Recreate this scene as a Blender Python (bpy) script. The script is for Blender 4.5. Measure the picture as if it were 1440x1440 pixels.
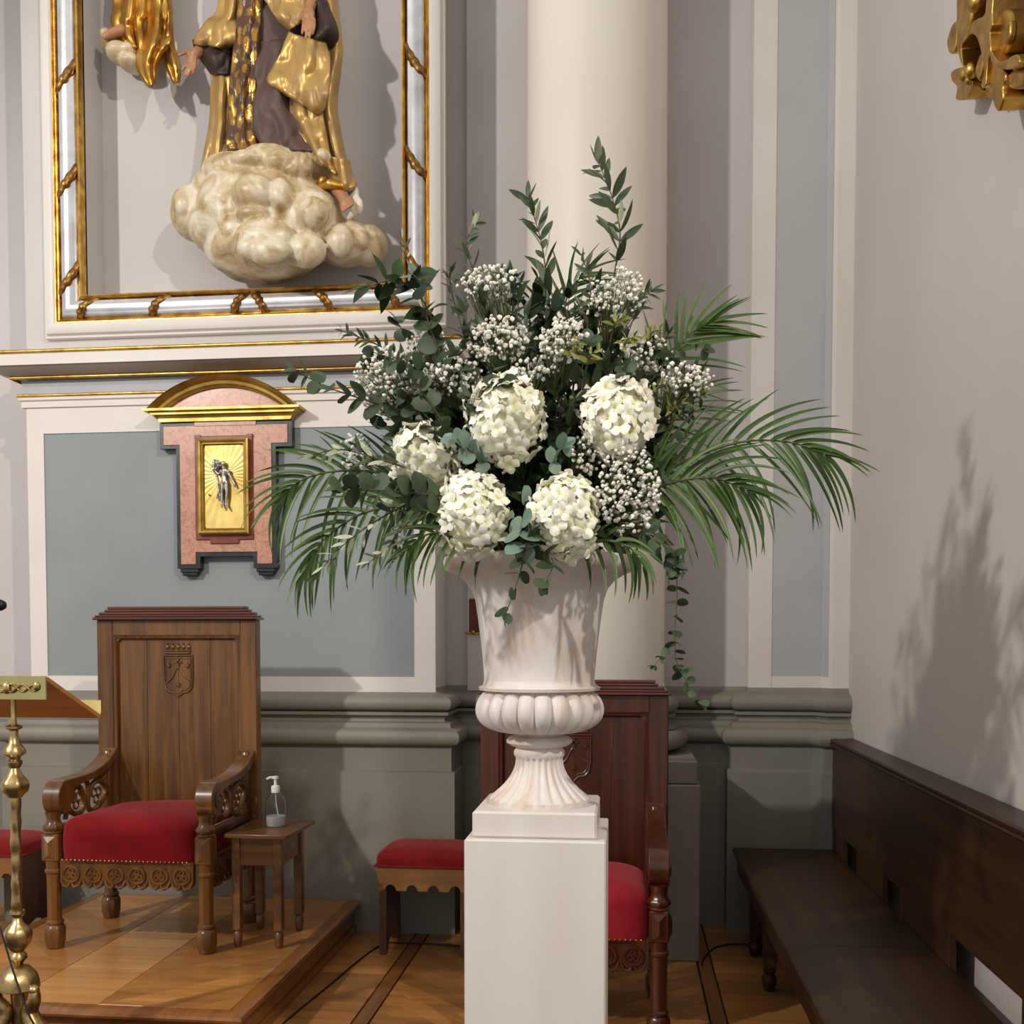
import bpy, bmesh, math, random
from mathutils import Vector, Matrix, Euler, noise

for o in list(bpy.data.objects):
    bpy.data.objects.remove(o)
scene = bpy.context.scene
COL = scene.collection
PI = math.pi
random.seed(7)

# ---------------------------------------------------------------- camera
F, CX, CY, HC = 1442.0, 720.0, 960.0, 1.45
PIT = math.atan(57 / F)
YAW = math.atan(160 / F * math.cos(PIT))
cam_data = bpy.data.cameras.new('camera')
cam = bpy.data.objects.new('camera', cam_data)
COL.objects.link(cam)
cam.location = (0, 0, HC)
cam.rotation_euler = (PI / 2 - PIT, 0, YAW)
cam_data.sensor_fit = 'HORIZONTAL'
cam_data.sensor_width = 36.0
cam_data.lens = 36.0 * F / 1440.0
cam_data.shift_y = (CY - 720.0) / 1440.0
cam_data.clip_end = 100
scene.camera = cam
CAMR = Euler((PI / 2 - PIT, 0, YAW)).to_matrix()


def P(u, v, y):
    """point of the photograph (u, v) at the real distance y from the camera plane"""
    d = CAMR @ Vector(((u - CX) / F, -(v - CY) / F, -1.0))
    return Vector((0, 0, HC)) + d * (y / d.y)


def PX(u, v, x):
    d = CAMR @ Vector(((u - CX) / F, -(v - CY) / F, -1.0))
    return Vector((0, 0, HC)) + d * (x / d.x)


# ---------------------------------------------------------------- light
world = bpy.data.worlds.new('church_ambient')
scene.world = world
world.use_nodes = True
wb = world.node_tree.nodes['Background']
wb.inputs[0].default_value = (1.0, 0.965, 0.92, 1)
wb.inputs[1].default_value = 0.60


def spot(name, loc, target, power, color, radius, angle):
    d = bpy.data.lights.new(name, 'SPOT')
    d.energy = power
    d.color = color
    d.shadow_soft_size = radius
    d.spot_size = math.radians(angle)
    d.spot_blend = 0.6
    o = bpy.data.objects.new(name, d)
    COL.objects.link(o)
    o.location = loc
    o.rotation_euler = (Vector(target) - Vector(loc)).to_track_quat('-Z', 'Y').to_euler()
    return o


spot('spotlight_nave', (-5.0, -1.0, 4.9), (-0.4, 4.2, 2.2), 1080, (1.0, 0.955, 0.90), 0.12, 75)
spot('spotlight_chancel', (3.8, -2.55, 6.9), (-0.9, 4.2, 1.9), 1350, (1.0, 0.92, 0.81), 0.10, 85)

scene.view_settings.view_transform = 'Standard'
scene.view_settings.look = 'None'
scene.view_settings.gamma = 1.0
scene.view_settings.use_curve_mapping = False
scene.view_settings.exposure = 0.0


# ---------------------------------------------------------------- mesh helpers
class MB:
    def __init__(self):
        self.v = []
        self.f = []
        self.mi = []
        self.cur = 0

    def add(self, vs, fs):
        n = len(self.v)
        self.v.extend([tuple(p) for p in vs])
        for f in fs:
            self.f.append(tuple(i + n for i in f))
            self.mi.append(self.cur)
        return self

    def box(self, x0, x1, y0, y1, z0, z1, b=0.0):
        if b <= 0:
            vs = [(x, y, z) for x in (x0, x1) for y in (y0, y1) for z in (z0, z1)]
            fs = [(0, 1, 3, 2), (4, 6, 7, 5), (0, 4, 5, 1), (2, 3, 7, 6), (0, 2, 6, 4), (1, 5, 7, 3)]
            return self.add(vs, fs)
        b = min(b, (x1 - x0) / 2.01, (y1 - y0) / 2.01, (z1 - z0) / 2.01)
        idx = {}
        vs = []
        X, Y, Z = (x0, x1), (y0, y1), (z0, z1)
        for i in (0, 1):
            for j in (0, 1):
                for k in (0, 1):
                    sx, sy, sz = (b if i == 0 else -b), (b if j == 0 else -b), (b if k == 0 else -b)
                    for a, p in enumerate(((X[i], Y[j] + sy, Z[k] + sz), (X[i] + sx, Y[j], Z[k] + sz), (X[i] + sx, Y[j] + sy, Z[k]))):
                        idx[(i, j, k, a)] = len(vs)
                        vs.append(p)
        fs = []
        for s in (0, 1):
            q = [idx[(s, 0, 0, 0)], idx[(s, 0, 1, 0)], idx[(s, 1, 1, 0)], idx[(s, 1, 0, 0)]]
            fs.append(q if s == 0 else q[::-1])
            q = [idx[(0, s, 0, 1)], idx[(1, s, 0, 1)], idx[(1, s, 1, 1)], idx[(0, s, 1, 1)]]
            fs.append(q if s == 0 else q[::-1])
            q = [idx[(0, 0, s, 2)], idx[(0, 1, s, 2)], idx[(1, 1, s, 2)], idx[(1, 0, s, 2)]]
            fs.append(q if s == 0 else q[::-1])
        for a in (0, 1):
            for c in (0, 1):
                fs.append([idx[(0, a, c, 1)], idx[(0, a, c, 2)], idx[(1, a, c, 2)], idx[(1, a, c, 1)]])
                fs.append([idx[(a, 0, c, 0)], idx[(a, 0, c, 2)], idx[(a, 1, c, 2)], idx[(a, 1, c, 0)]])
                fs.append([idx[(a, c, 0, 0)], idx[(a, c, 0, 1)], idx[(a, c, 1, 1)], idx[(a, c, 1, 0)]])
        for i in (0, 1):
            for j in (0, 1):
                for k in (0, 1):
                    fs.append([idx[(i, j, k, 0)], idx[(i, j, k, 1)], idx[(i, j, k, 2)]])
        return self.add(vs, fs)

    def prism(self, poly, a0, a1, axis='y'):
        """poly in the two other axes (x,z for 'y'; y,z for 'x'; x,y for 'z')"""
        n = len(poly)

        def m(p, a):
            if axis == 'y':
                return (p[0], a, p[1])
            if axis == 'x':
                return (a, p[0], p[1])
            return (p[0], p[1], a)
        vs = [m(p, a0) for p in poly] + [m(p, a1) for p in poly]
        fs = [tuple(range(n)), tuple(range(2 * n - 1, n - 1, -1))]
        for i in range(n):
            j = (i + 1) % n
            fs.append((i, i + n, j + n, j))
        return self.add(vs, fs)

    def lathe(self, prof, n=32, c=(0, 0, 0), mod=None, axis='z', capb=True, capt=True):
        vs = []
        k = len(prof)
        for i, (r, z) in enumerate(prof):
            for j in range(n):
                a = 2 * PI * j / n
                rr = r if mod is None else mod(r, z, a, i)
                p = (rr * math.cos(a), rr * math.sin(a), z)
                if axis == 'y':
                    p = (p[0], p[2], p[1])
                elif axis == 'x':
                    p = (p[2], p[0], p[1])
                vs.append((p[0] + c[0], p[1] + c[1], p[2] + c[2]))
        fs = []
        for i in range(k - 1):
            for j in range(n):
                fs.append((i * n + j, i * n + (j + 1) % n, (i + 1) * n + (j + 1) % n, (i + 1) * n + j))
        if capb and prof[0][0] > 1e-6:
            fs.append(tuple(range(n - 1, -1, -1)))
        if capt and prof[-1][0] > 1e-6:
            fs.append(tuple((k - 1) * n + j for j in range(n)))
        return self.add(vs, fs)

    def tube(self, pts, r, n=8, flat=1.0, caps=True, closed=False):
        pts = [Vector(p) for p in pts]
        m = len(pts)
        if not hasattr(r, '__len__'):
            r = [r] * m
        vs = []
        up = None
        for i, p in enumerate(pts):
            if closed:
                t = pts[(i + 1) % m] - pts[(i - 1) % m]
            else:
                t = pts[min(i + 1, m - 1)] - pts[max(i - 1, 0)]
            if t.length < 1e-9:
                t = Vector((0, 0, 1))
            t.normalize()
            if up is None:
                up = Vector((0, 0, 1)) if abs(t.z) < 0.9 else Vector((0, 1, 0))
            s = t.cross(up)
            if s.length < 1e-6:
                s = t.orthogonal()
            s.normalize()
            up = s.cross(t).normalized()
            for j in range(n):
                a = 2 * PI * j / n
                vs.append(p + s * (math.cos(a) * r[i]) + up * (math.sin(a) * r[i] * flat))
        fs = []
        for i in range(m if closed else m - 1):
            k = (i + 1) % m
            for j in range(n):
                fs.append((i * n + j, i * n + (j + 1) % n, k * n + (j + 1) % n, k * n + j))
        if caps and not closed:
            fs.append(tuple(range(n - 1, -1, -1)))
            fs.append(tuple((m - 1) * n + j for j in range(n)))
        return self.add(vs, fs)

    def sweep(self, prof, path, mp=None, closed=False, cap=True):
        """prof [(offset, h)] swept along the 2-D path with mitred corners; mp maps (x, y, h) to 3-D"""
        if mp is None:
            mp = lambda x, y, h: (x, y, h)
        m = len(path)
        pts = [Vector((p[0], p[1])) for p in path]
        nor = []
        for i in range(m):
            a = pts[i] - pts[i - 1] if (i > 0 or closed) else pts[1] - pts[0]
            b = pts[(i + 1) % m] - pts[i] if (i < m - 1 or closed) else pts[-1] - pts[-2]
            a.normalize()
            b.normalize()
            na, nb = Vector((a.y, -a.x)), Vector((b.y, -b.x))
            q = na + nb
            q.normalize()
            nor.append(q / max(0.25, q.dot(na)))
        k = len(prof)
        vs = []
        for i in range(m):
            for (o, h) in prof:
                w = pts[i] + nor[i] * o
                vs.append(mp(w.x, w.y, h))
        fs = []
        for i in range(m if closed else m - 1):
            j = (i + 1) % m
            for a in range(k - 1):
                fs.append((i * k + a, j * k + a, j * k + a + 1, i * k + a + 1))
        if cap and not closed:
            fs.append(tuple(range(k)))
            fs.append(tuple((m - 1) * k + a for a in range(k - 1, -1, -1)))
        return self.add(vs, fs)

    def grid(self, fn, nu, nv, wrap=False):
        vs = []
        for j in range(nv + 1):
            for i in range(nu if wrap else nu + 1):
                vs.append(fn(i / nu, j / nv))
        w = nu if wrap else nu + 1
        fs = []
        for j in range(nv):
            for i in range(nu):
                k = (i + 1) % w
                fs.append((j * w + i, j * w + k, (j + 1) * w + k, (j + 1) * w + i))
        return self.add(vs, fs)

    def ellipsoid(self, c, r, nu=16, nv=10, fn=None):
        c = Vector(c)
        vs = [c + Vector((0, 0, -r[2]))]
        for j in range(1, nv):
            b = -PI / 2 + PI * j / nv
            for i in range(nu):
                a = 2 * PI * i / nu
                vs.append(c + Vector((r[0] * math.cos(b) * math.cos(a), r[1] * math.cos(b) * math.sin(a), r[2] * math.sin(b))))
        vs.append(c + Vector((0, 0, r[2])))
        fs = []
        for i in range(nu):
            fs.append((0, 1 + (i + 1) % nu, 1 + i))
            for j in range(nv - 2):
                a = 1 + j * nu
                fs.append((a + i, a + (i + 1) % nu, a + nu + (i + 1) % nu, a + nu + i))
            a = 1 + (nv - 2) * nu
            fs.append((a + i, a + (i + 1) % nu, len(vs) - 1))
        return self.add(vs, fs)

    def mesh(self, name, mats, smooth=35):
        me = bpy.data.meshes.new(name)
        me.from_pydata(self.v, [], self.f)
        if not isinstance(mats, (list, tuple)):
            mats = [mats]
        for m in mats:
            me.materials.append(m)
        if len(mats) > 1:
            me.polygons.foreach_set('material_index', self.mi)
        bm = bmesh.new()
        bm.from_mesh(me)
        bmesh.ops.recalc_face_normals(bm, faces=bm.faces)
        bm.to_mesh(me)
        bm.free()
        if smooth:
            me.polygons.foreach_set('use_smooth', [True] * len(me.polygons))
            me.set_sharp_from_angle(angle=math.radians(smooth))
        me.update()
        return me

    def build(self, name, mats, parent=None, smooth=35, loc=None, world=True):
        """links the shapes as one object; vertex coordinates are in the parent's frame"""
        o = bpy.data.objects.new(name, self.mesh(name, mats, smooth))
        COL.objects.link(o)
        if parent is not None:
            o.parent = parent
        if loc is not None:
            o.location = loc
        return o


def tag(o, label=None, cat=None, group=None, kind=None):
    if label:
        o['label'] = label
    if cat:
        o['category'] = cat
    if group:
        o['group'] = group
    if kind:
        o['kind'] = kind
    return o


def thing(name, label, cat, loc=(0, 0, 0), rz=0.0, group=None):
    o = bpy.data.objects.new(name, None)
    o.empty_display_size = 0.1
    COL.objects.link(o)
    o.location = loc
    o.rotation_euler = (0, 0, rz)
    return tag(o, label, cat, group)


def struct(o):
    o['kind'] = 'structure'
    return o


def shift(mb, d):
    d = Vector(d)
    mb.v = [tuple(Vector(p) - d) for p in mb.v]
    return mb


def remesh(o, voxel, smooth_it=2):
    m = o.modifiers.new('remesh', 'REMESH')
    m.mode = 'VOXEL'
    m.voxel_size = voxel
    m.use_smooth_shade = True
    s = o.modifiers.new('smooth', 'SMOOTH')
    s.factor = 0.5
    s.iterations = smooth_it
    return o


def arc(cx, cy, r, a0, a1, n, ry=None):
    ry = r if ry is None else ry
    return [(cx + r * math.cos(math.radians(a0 + (a1 - a0) * i / n)), cy + ry * math.sin(math.radians(a0 + (a1 - a0) * i / n))) for i in range(n + 1)]


def spline(pts, n):
    """Catmull-Rom through the points"""
    pts = [Vector(p) for p in pts]
    q = [pts[0] * 2 - pts[1]] + pts + [pts[-1] * 2 - pts[-2]]
    out = []
    for i in range(1, len(q) - 2):
        for k in range(n):
            t = k / n
            a, b, c, d = q[i - 1], q[i], q[i + 1], q[i + 2]
            out.append(0.5 * ((2 * b) + (c - a) * t + (2 * a - 5 * b + 4 * c - d) * t * t + (3 * b - a - 3 * c + d) * t ** 3))
    out.append(pts[-1])
    return out


# ---------------------------------------------------------------- materials
def srgb(r, g, b):
    def f(c):
        c /= 255.0
        return c / 12.92 if c <= 0.04045 else ((c + 0.055) / 1.055) ** 2.4
    return (f(r), f(g), f(b), 1.0)


MATS = {}


def base_mat(name):
    m = bpy.data.materials.new(name)
    m.use_nodes = True
    nt = m.node_tree
    return m, nt, nt.nodes['Principled BSDF']


def mixc(nt, fac, a, b):
    n = nt.nodes.new('ShaderNodeMix')
    n.data_type = 'RGBA'
    for s, val in ((n.inputs[0], fac), (n.inputs[6], a), (n.inputs[7], b)):
        if hasattr(val, 'is_linked'):
            nt.links.new(val, s)
        else:
            s.default_value = val
    return n.outputs[2]


def coords(nt, kind='Object', scale=(1, 1, 1)):
    tc = nt.nodes.new('ShaderNodeTexCoord')
    mp = nt.nodes.new('ShaderNodeMapping')
    mp.inputs['Scale'].default_value = scale
    nt.links.new(tc.outputs[kind], mp.inputs[0])
    return mp.outputs[0]


def noise_tex(nt, vec, scale, detail=3, rough=0.55, dist=0.0):
    n = nt.nodes.new('ShaderNodeTexNoise')
    n.inputs['Scale'].default_value = scale
    n.inputs['Detail'].default_value = detail
    n.inputs['Roughness'].default_value = rough
    n.inputs['Distortion'].default_value = dist
    nt.links.new(vec, n.inputs['Vector'])
    return n.outputs[0]


def ramp(nt, fac, stops):
    r = nt.nodes.new('ShaderNodeValToRGB')
    els = r.color_ramp.elements
    while len(els) < len(stops):
        els.new(0.5)
    for e, (p, c) in zip(els, stops):
        e.position = p
        e.color = c
    nt.links.new(fac, r.inputs[0])
    return r.outputs[0]


def bump(nt, bsdf, h, strength, dist=0.01):
    b = nt.nodes.new('ShaderNodeBump')
    b.inputs['Strength'].default_value = strength
    b.inputs['Distance'].default_value = dist
    nt.links.new(h, b.inputs['Height'])
    nt.links.new(b.outputs[0], bsdf.inputs['Normal'])


def W(c):
    return (c, c, c, 1)


def paint(name, col, col2=None, rough=0.6, scale=3.0, bmp=0.08, lo=0.35, hi=0.7, spec=0.4, stretch=(1, 1, 1), metal=0.0, bscale=60):
    m, nt, b = base_mat(name)
    v = coords(nt, 'Object', stretch)
    if col2 is None:
        col2 = tuple(c * 0.86 for c in col[:3]) + (1,)
    n = noise_tex(nt, v, scale, 4)
    nt.links.new(ramp(nt, n, [(lo, col), (hi, col2)]), b.inputs['Base Color'])
    b.inputs['Roughness'].default_value = rough
    b.inputs['Specular IOR Level'].default_value = spec
    b.inputs['Metallic'].default_value = metal
    if bmp > 0:
        bump(nt, b, noise_tex(nt, v, bscale, 3), bmp, 0.004)
    MATS[name] = m
    return m


def wood(name, dark, light, axis='z', rough=0.32, scale=1.0, vary=0.25, coat=0.25, spec=0.5):
    m, nt, b = base_mat(name)
    st = {'x': (0.9, 14, 14), 'y': (14, 0.9, 14), 'z': (14, 14, 0.9)}[axis]
    v = coords(nt, 'Object', tuple(s * scale for s in st))
    info = nt.nodes.new('ShaderNodeObjectInfo')
    add = nt.nodes.new('ShaderNodeVectorMath')
    add.operation = 'ADD'
    sc = nt.nodes.new('ShaderNodeVectorMath')
    sc.operation = 'SCALE'
    sc.inputs[3].default_value = 37.0
    cmb = nt.nodes.new('ShaderNodeCombineXYZ')
    for i in range(3):
        nt.links.new(info.outputs['Random'], cmb.inputs[i])
    nt.links.new(cmb.outputs[0], sc.inputs[0])
    nt.links.new(v, add.inputs[0])
    nt.links.new(sc.outputs[0], add.inputs[1])
    n = noise_tex(nt, add.outputs[0], 2.2, 5, 0.6, 0.6)
    c = ramp(nt, n, [(0.28, dark), (0.72, light)])
    hv = nt.nodes.new('ShaderNodeHueSaturation')
    mr = nt.nodes.new('ShaderNodeMapRange')
    mr.inputs['To Min'].default_value = 1 - vary
    mr.inputs['To Max'].default_value = 1 + vary
    nt.links.new(info.outputs['Random'], mr.inputs[0])
    nt.links.new(mr.outputs[0], hv.inputs['Value'])
    nt.links.new(c, hv.inputs['Color'])
    nt.links.new(hv.outputs[0], b.inputs['Base Color'])
    b.inputs['Roughness'].default_value = rough
    b.inputs['Coat Weight'].default_value = coat
    b.inputs['Coat Roughness'].default_value = 0.2
    b.inputs['Specular IOR Level'].default_value = spec
    bump(nt, b, n, 0.06, 0.004)
    MATS[name] = m
    return m


def metal(name, c1, c2, rough=0.3, scale=12, bmp=0.25, bscale=40, stretch=(1, 1, 1)):
    m, nt, b = base_mat(name)
    v = coords(nt, 'Object', stretch)
    n = noise_tex(nt, v, scale, 4)
    nt.links.new(ramp(nt, n, [(0.35, c1), (0.68, c2)]), b.inputs['Base Color'])
    b.inputs['Metallic'].default_value = 1.0
    rr = nt.nodes.new('ShaderNodeMapRange')
    rr.inputs['To Min'].default_value = rough * 0.75
    rr.inputs['To Max'].default_value = rough * 1.4
    nt.links.new(n, rr.inputs[0])
    nt.links.new(rr.outputs[0], b.inputs['Roughness'])
    if bmp:
        bump(nt, b, noise_tex(nt, v, bscale, 3), bmp, 0.003)
    MATS[name] = m
    return m


def leafmat(name, c1, c2, rough=0.45, scale=9.0, trans=0.0):
    m, nt, b = base_mat(name)
    v = coords(nt, 'Object')
    info = nt.nodes.new('ShaderNodeObjectInfo')
    n = noise_tex(nt, v, 2.0, 2)
    c = mixc(nt, info.outputs['Random'], c1, c2)
    hv = nt.nodes.new('ShaderNodeHueSaturation')
    mr = nt.nodes.new('ShaderNodeMapRange')
    mr.inputs['To Min'].default_value = 0.75
    mr.inputs['To Max'].default_value = 1.2
    nt.links.new(n, mr.inputs[0])
    nt.links.new(mr.outputs[0], hv.inputs['Value'])
    nt.links.new(c, hv.inputs['Color'])
    nt.links.new(hv.outputs[0], b.inputs['Base Color'])
    b.inputs['Roughness'].default_value = rough
    b.inputs['Specular IOR Level'].default_value = 0.35
    MATS[name] = m
    return m


wall_m = paint('wall_plaster', srgb(196, 191, 190), srgb(188, 183, 181), 0.75, 1.2, 0.05)
wallr_m = paint('right_wall_plaster', srgb(202, 194, 189), srgb(194, 186, 181), 0.75, 1.0, 0.05)
white_m = paint('white_trim_paint', srgb(221, 215, 209), srgb(214, 207, 200), 0.55, 2.0, 0.04)
panel_m = paint('blue_grey_panel_paint', srgb(143, 150, 152), srgb(134, 141, 143), 0.7, 2.0, 0.05)
panelr_m = paint('pale_grey_panel_paint', srgb(183, 183, 183), srgb(176, 176, 176), 0.7, 2.0, 0.05)
frieze_m = paint('grey_blue_frieze_paint', srgb(178, 180, 186), None, 0.6, 2.0, 0.03)
dado_m = paint('grey_green_dado_paint', srgb(134, 130, 120), srgb(125, 121, 111), 0.5, 2.5, 0.06)
cream_m = paint('cream_column_paint', srgb(234, 226, 212), srgb(229, 220, 205), 0.42, 1.5, 0.04)
cyma_m = paint('warm_grey_cornice_paint', srgb(182, 174, 163), None, 0.5, 2.0, 0.03)
gold_m = metal('gilded_moulding', srgb(218, 178, 96), srgb(164, 118, 48), 0.34, 18, 0.35, 50)
gold2_m = metal('bright_brass', srgb(200, 170, 98), srgb(158, 126, 60), 0.4, 10, 0.12, 60)
goldrobe_m = metal('gilded_robe', srgb(216, 170, 88), srgb(164, 114, 46), 0.38, 9, 0.3, 22)
brass_m = metal('antique_brass', srgb(204, 178, 128), srgb(140, 110, 66), 0.32, 20, 0.4, 45)
silver_m = metal('silver_leaf', srgb(232, 231, 234), srgb(196, 193, 194), 0.36, 9, 0.2, 30)
pewter_m = metal('silver_figure', srgb(196, 192, 186), srgb(150, 146, 140), 0.35, 30, 0.2, 80)
ribbon_m = metal('dark_gold_ribbon', srgb(170, 130, 72), srgb(112, 78, 48), 0.4, 40, 0.3, 70)
ray_m = metal('engraved_brass', srgb(196, 172, 108), srgb(172, 146, 84), 0.42, 8, 0.08, 60)
plate_m = metal('pale_brass_plate', srgb(206, 196, 140), srgb(176, 168, 112), 0.3, 8, 0.1, 30)

chairwood_m = wood('walnut_chair_wood', srgb(60, 34, 10), srgb(122, 78, 28), 'z', 0.34, 0.8, 0.12)
darkwood_m = wood('dark_walnut_wood', srgb(42, 21, 10), srgb(80, 46, 22), 'z', 0.3, 0.8, 0.1, 0.4)
crownwood_m = wood('red_brown_crest_wood', srgb(62, 26, 16), srgb(100, 48, 28), 'x', 0.25, 0.8, 0.1, 0.4)
sidewood_m = wood('mahogany_chair_wood', srgb(54, 22, 8), srgb(98, 46, 18), 'z', 0.32, 0.8, 0.12)
tablewood_m = wood('brown_table_wood', srgb(80, 48, 22), srgb(126, 84, 42), 'x', 0.32, 0.7, 0.1)
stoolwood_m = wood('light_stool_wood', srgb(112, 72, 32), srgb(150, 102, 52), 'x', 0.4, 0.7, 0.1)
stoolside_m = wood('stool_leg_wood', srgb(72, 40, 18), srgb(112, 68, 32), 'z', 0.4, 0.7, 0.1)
benchwood_m = wood('dark_bench_wood', srgb(42, 25, 13), srgb(66, 42, 24), 'y', 0.4, 0.6, 0.1, 0.08, 0.3)
plank_m = wood('oak_floor_plank', srgb(146, 94, 44), srgb(186, 130, 70), 'x', 0.34, 0.5, 0.2, 0.3)
planky_m = wood('oak_border_plank', srgb(112, 68, 30), srgb(150, 96, 48), 'y', 0.34, 0.5, 0.15, 0.3)
plankl_m = wood('light_dais_plank', srgb(172, 118, 62), srgb(206, 152, 90), 'x', 0.3, 0.5, 0.12, 0.35)
daiswood_m = wood('varnished_dais_edge', srgb(112, 66, 28), srgb(150, 96, 46), 'y', 0.24, 0.5, 0.05, 0.5)
lectwood_m = wood('lectern_board_wood', srgb(170, 106, 40), srgb(200, 134, 60), 'x', 0.45, 0.5, 0.05)
gap_m = paint('dark_joint', srgb(50, 32, 18), None, 0.8, 3, 0)

stone_m = paint('white_painted_plinth', srgb(220, 213, 207), srgb(211, 201, 196), 0.5, 2.2, 0.06, stretch=(3, 3, 0.6))
black_m = paint('black_marble', srgb(30, 36, 38), srgb(58, 64, 64), 0.3, 14, 0.02, 0.5, 0.75)
redmar_m = paint('red_marble', srgb(132, 66, 46), srgb(108, 50, 36), 0.3, 10, 0.02)
rubber_m = paint('black_rubber', srgb(22, 22, 23), None, 0.5, 5, 0.02)
bordeaux_m = paint('bordeaux_lacquer', srgb(66, 22, 20), srgb(48, 16, 15), 0.35, 8, 0.05)
hook_m = paint('reddish_wood_plaque', srgb(96, 40, 20), srgb(80, 32, 16), 0.5, 6, 0.03)
skin_m = paint('painted_flesh', srgb(176, 126, 92), srgb(150, 102, 72), 0.42, 10, 0.03)
tunic_m = paint('brown_painted_robe', srgb(94, 72, 66), srgb(78, 58, 54), 0.55, 5, 0.06)
darkrobe_m = paint('dark_sleeve_paint', srgb(58, 42, 36), srgb(44, 32, 28), 0.5, 6, 0.05)
whitewing_m = paint('white_wing_paint', srgb(222, 216, 200), srgb(200, 188, 160), 0.45, 12, 0.05)


def marble():
    m, nt, b = base_mat('pink_marble')
    v = coords(nt, 'Object')
    n = noise_tex(nt, v, 15, 8, 0.7, 1.6)
    c = ramp(nt, n, [(0.3, srgb(176, 120, 96)), (0.5, srgb(194, 142, 118)), (0.6, srgb(168, 110, 88)), (0.7, srgb(204, 164, 144))])
    w = nt.nodes.new('ShaderNodeTexWave')
    w.wave_type = 'BANDS'
    w.bands_direction = 'DIAGONAL'
    w.inputs['Scale'].default_value = 7.0
    w.inputs['Distortion'].default_value = 26
    w.inputs['Detail'].default_value = 4
    nt.links.new(v, w.inputs['Vector'])
    k = ramp(nt, w.outputs[1], [(0.0, W(0.72)), (0.16, W(1)), (1.0, W(1))])
    mx = nt.nodes.new('ShaderNodeMix')
    mx.data_type = 'RGBA'
    mx.blend_type = 'MULTIPLY'
    mx.inputs[0].default_value = 0.8
    nt.links.new(c, mx.inputs[6])
    nt.links.new(k, mx.inputs[7])
    nt.links.new(mx.outputs[2], b.inputs['Base Color'])
    b.inputs['Roughness'].default_value = 0.3
    MATS['pink_marble'] = m
    return m


pink_m = marble()


def velvet(name, c1, c2):
    m, nt, b = base_mat(name)
    v = coords(nt, 'Object', (1, 1, 1))
    n = noise_tex(nt, v, 9, 4)
    nt.links.new(ramp(nt, n, [(0.3, c1), (0.7, c2)]), b.inputs['Base Color'])
    b.inputs['Roughness'].default_value = 0.85
    b.inputs['Specular IOR Level'].default_value = 0.15
    b.inputs['Sheen Weight'].default_value = 0.35
    b.inputs['Sheen Tint'].default_value = (0.9, 0.25, 0.25, 1)
    bump(nt, b, noise_tex(nt, v, 300, 2), 0.15, 0.002)
    return m


velvet_m = velvet('crimson_velvet', srgb(122, 10, 20), srgb(104, 6, 14))
velvet2_m = velvet('rose_red_velvet', srgb(168, 40, 52), srgb(148, 28, 40))
velvet3_m = velvet('dark_red_velvet', srgb(124, 22, 22), srgb(106, 16, 16))


def urnmat():
    m, nt, b = base_mat('weathered_urn_warm_bounce')
    v = coords(nt, 'Object', (2.2, 2.2, 0.8))
    n = noise_tex(nt, v, 5, 6, 0.6, 0.6)
    c = ramp(nt, n, [(0.34, srgb(208, 186, 168)), (0.45, srgb(216, 204, 196)), (0.60, srgb(223, 215, 210))])  # peach tone: weathered paint plus warm floor bounce light put into the colour
    nt.links.new(c, b.inputs['Base Color'])
    b.inputs['Roughness'].default_value = 0.5
    bump(nt, b, noise_tex(nt, v, 40, 3), 0.08, 0.004)
    return m


urn_m = urnmat()


def cloudmat():
    m, nt, b = base_mat('painted_cloud')
    v = coords(nt, 'Object', (1, 1, 1))
    n = noise_tex(nt, v, 6.5, 5, 0.6, 1.2)
    c = ramp(nt, n, [(0.30, srgb(146, 116, 74)), (0.46, srgb(190, 170, 132)), (0.62, srgb(216, 206, 184))])
    nt.links.new(c, b.inputs['Base Color'])
    b.inputs['Roughness'].default_value = 0.38
    bump(nt, b, noise_tex(nt, v, 30, 3), 0.1, 0.006)
    return m


cloud_m = cloudmat()


def mantlemat():
    m, nt, b = base_mat('gilded_cream_mantle')
    v = coords(nt, 'Object', (3, 3, 1.2))
    n = noise_tex(nt, v, 3.0, 4, 0.6, 1.0)
    c = ramp(nt, n, [(0.4, srgb(202, 166, 100)), (0.62, srgb(158, 126, 80))])
    nt.links.new(c, b.inputs['Base Color'])
    mr = nt.nodes.new('ShaderNodeMapRange')
    mr.inputs['From Min'].default_value = 0.35
    mr.inputs['From Max'].default_value = 0.6
    mr.inputs['To Min'].default_value = 0.85
    mr.inputs['To Max'].default_value = 0.2
    nt.links.new(n, mr.inputs[0])
    nt.links.new(mr.outputs[0], b.inputs['Metallic'])
    b.inputs['Roughness'].default_value = 0.42
    bump(nt, b, noise_tex(nt, v, 9, 3), 0.2, 0.01)
    return m


mantle_m = mantlemat()


def scapmat():
    m, nt, b = base_mat('gold_brocade_scapular')
    v = coords(nt, 'Object', (1, 1, 0.6))
    vo = nt.nodes.new('ShaderNodeTexVoronoi')
    vo.inputs['Scale'].default_value = 26
    nt.links.new(v, vo.inputs['Vector'])
    n = noise_tex(nt, v, 20, 4, 0.6, 1.5)
    ad = nt.nodes.new('ShaderNodeMath')
    ad.operation = 'ADD'
    nt.links.new(vo.outputs['Distance'], ad.inputs[0])
    nt.links.new(n, ad.inputs[1])
    c = ramp(nt, ad.outputs[0], [(0.88, srgb(196, 154, 82)), (1.0, srgb(86, 58, 42))])
    k = ramp(nt, ad.outputs[0], [(0.88, W(1)), (1.0, W(0.05))])
    nt.links.new(c, b.inputs['Base Color'])
    nt.links.new(k, b.inputs['Metallic'])
    b.inputs['Roughness'].default_value = 0.3
    bump(nt, b, ad.outputs[0], 0.4, 0.01)
    return m


scap_m = scapmat()


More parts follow.
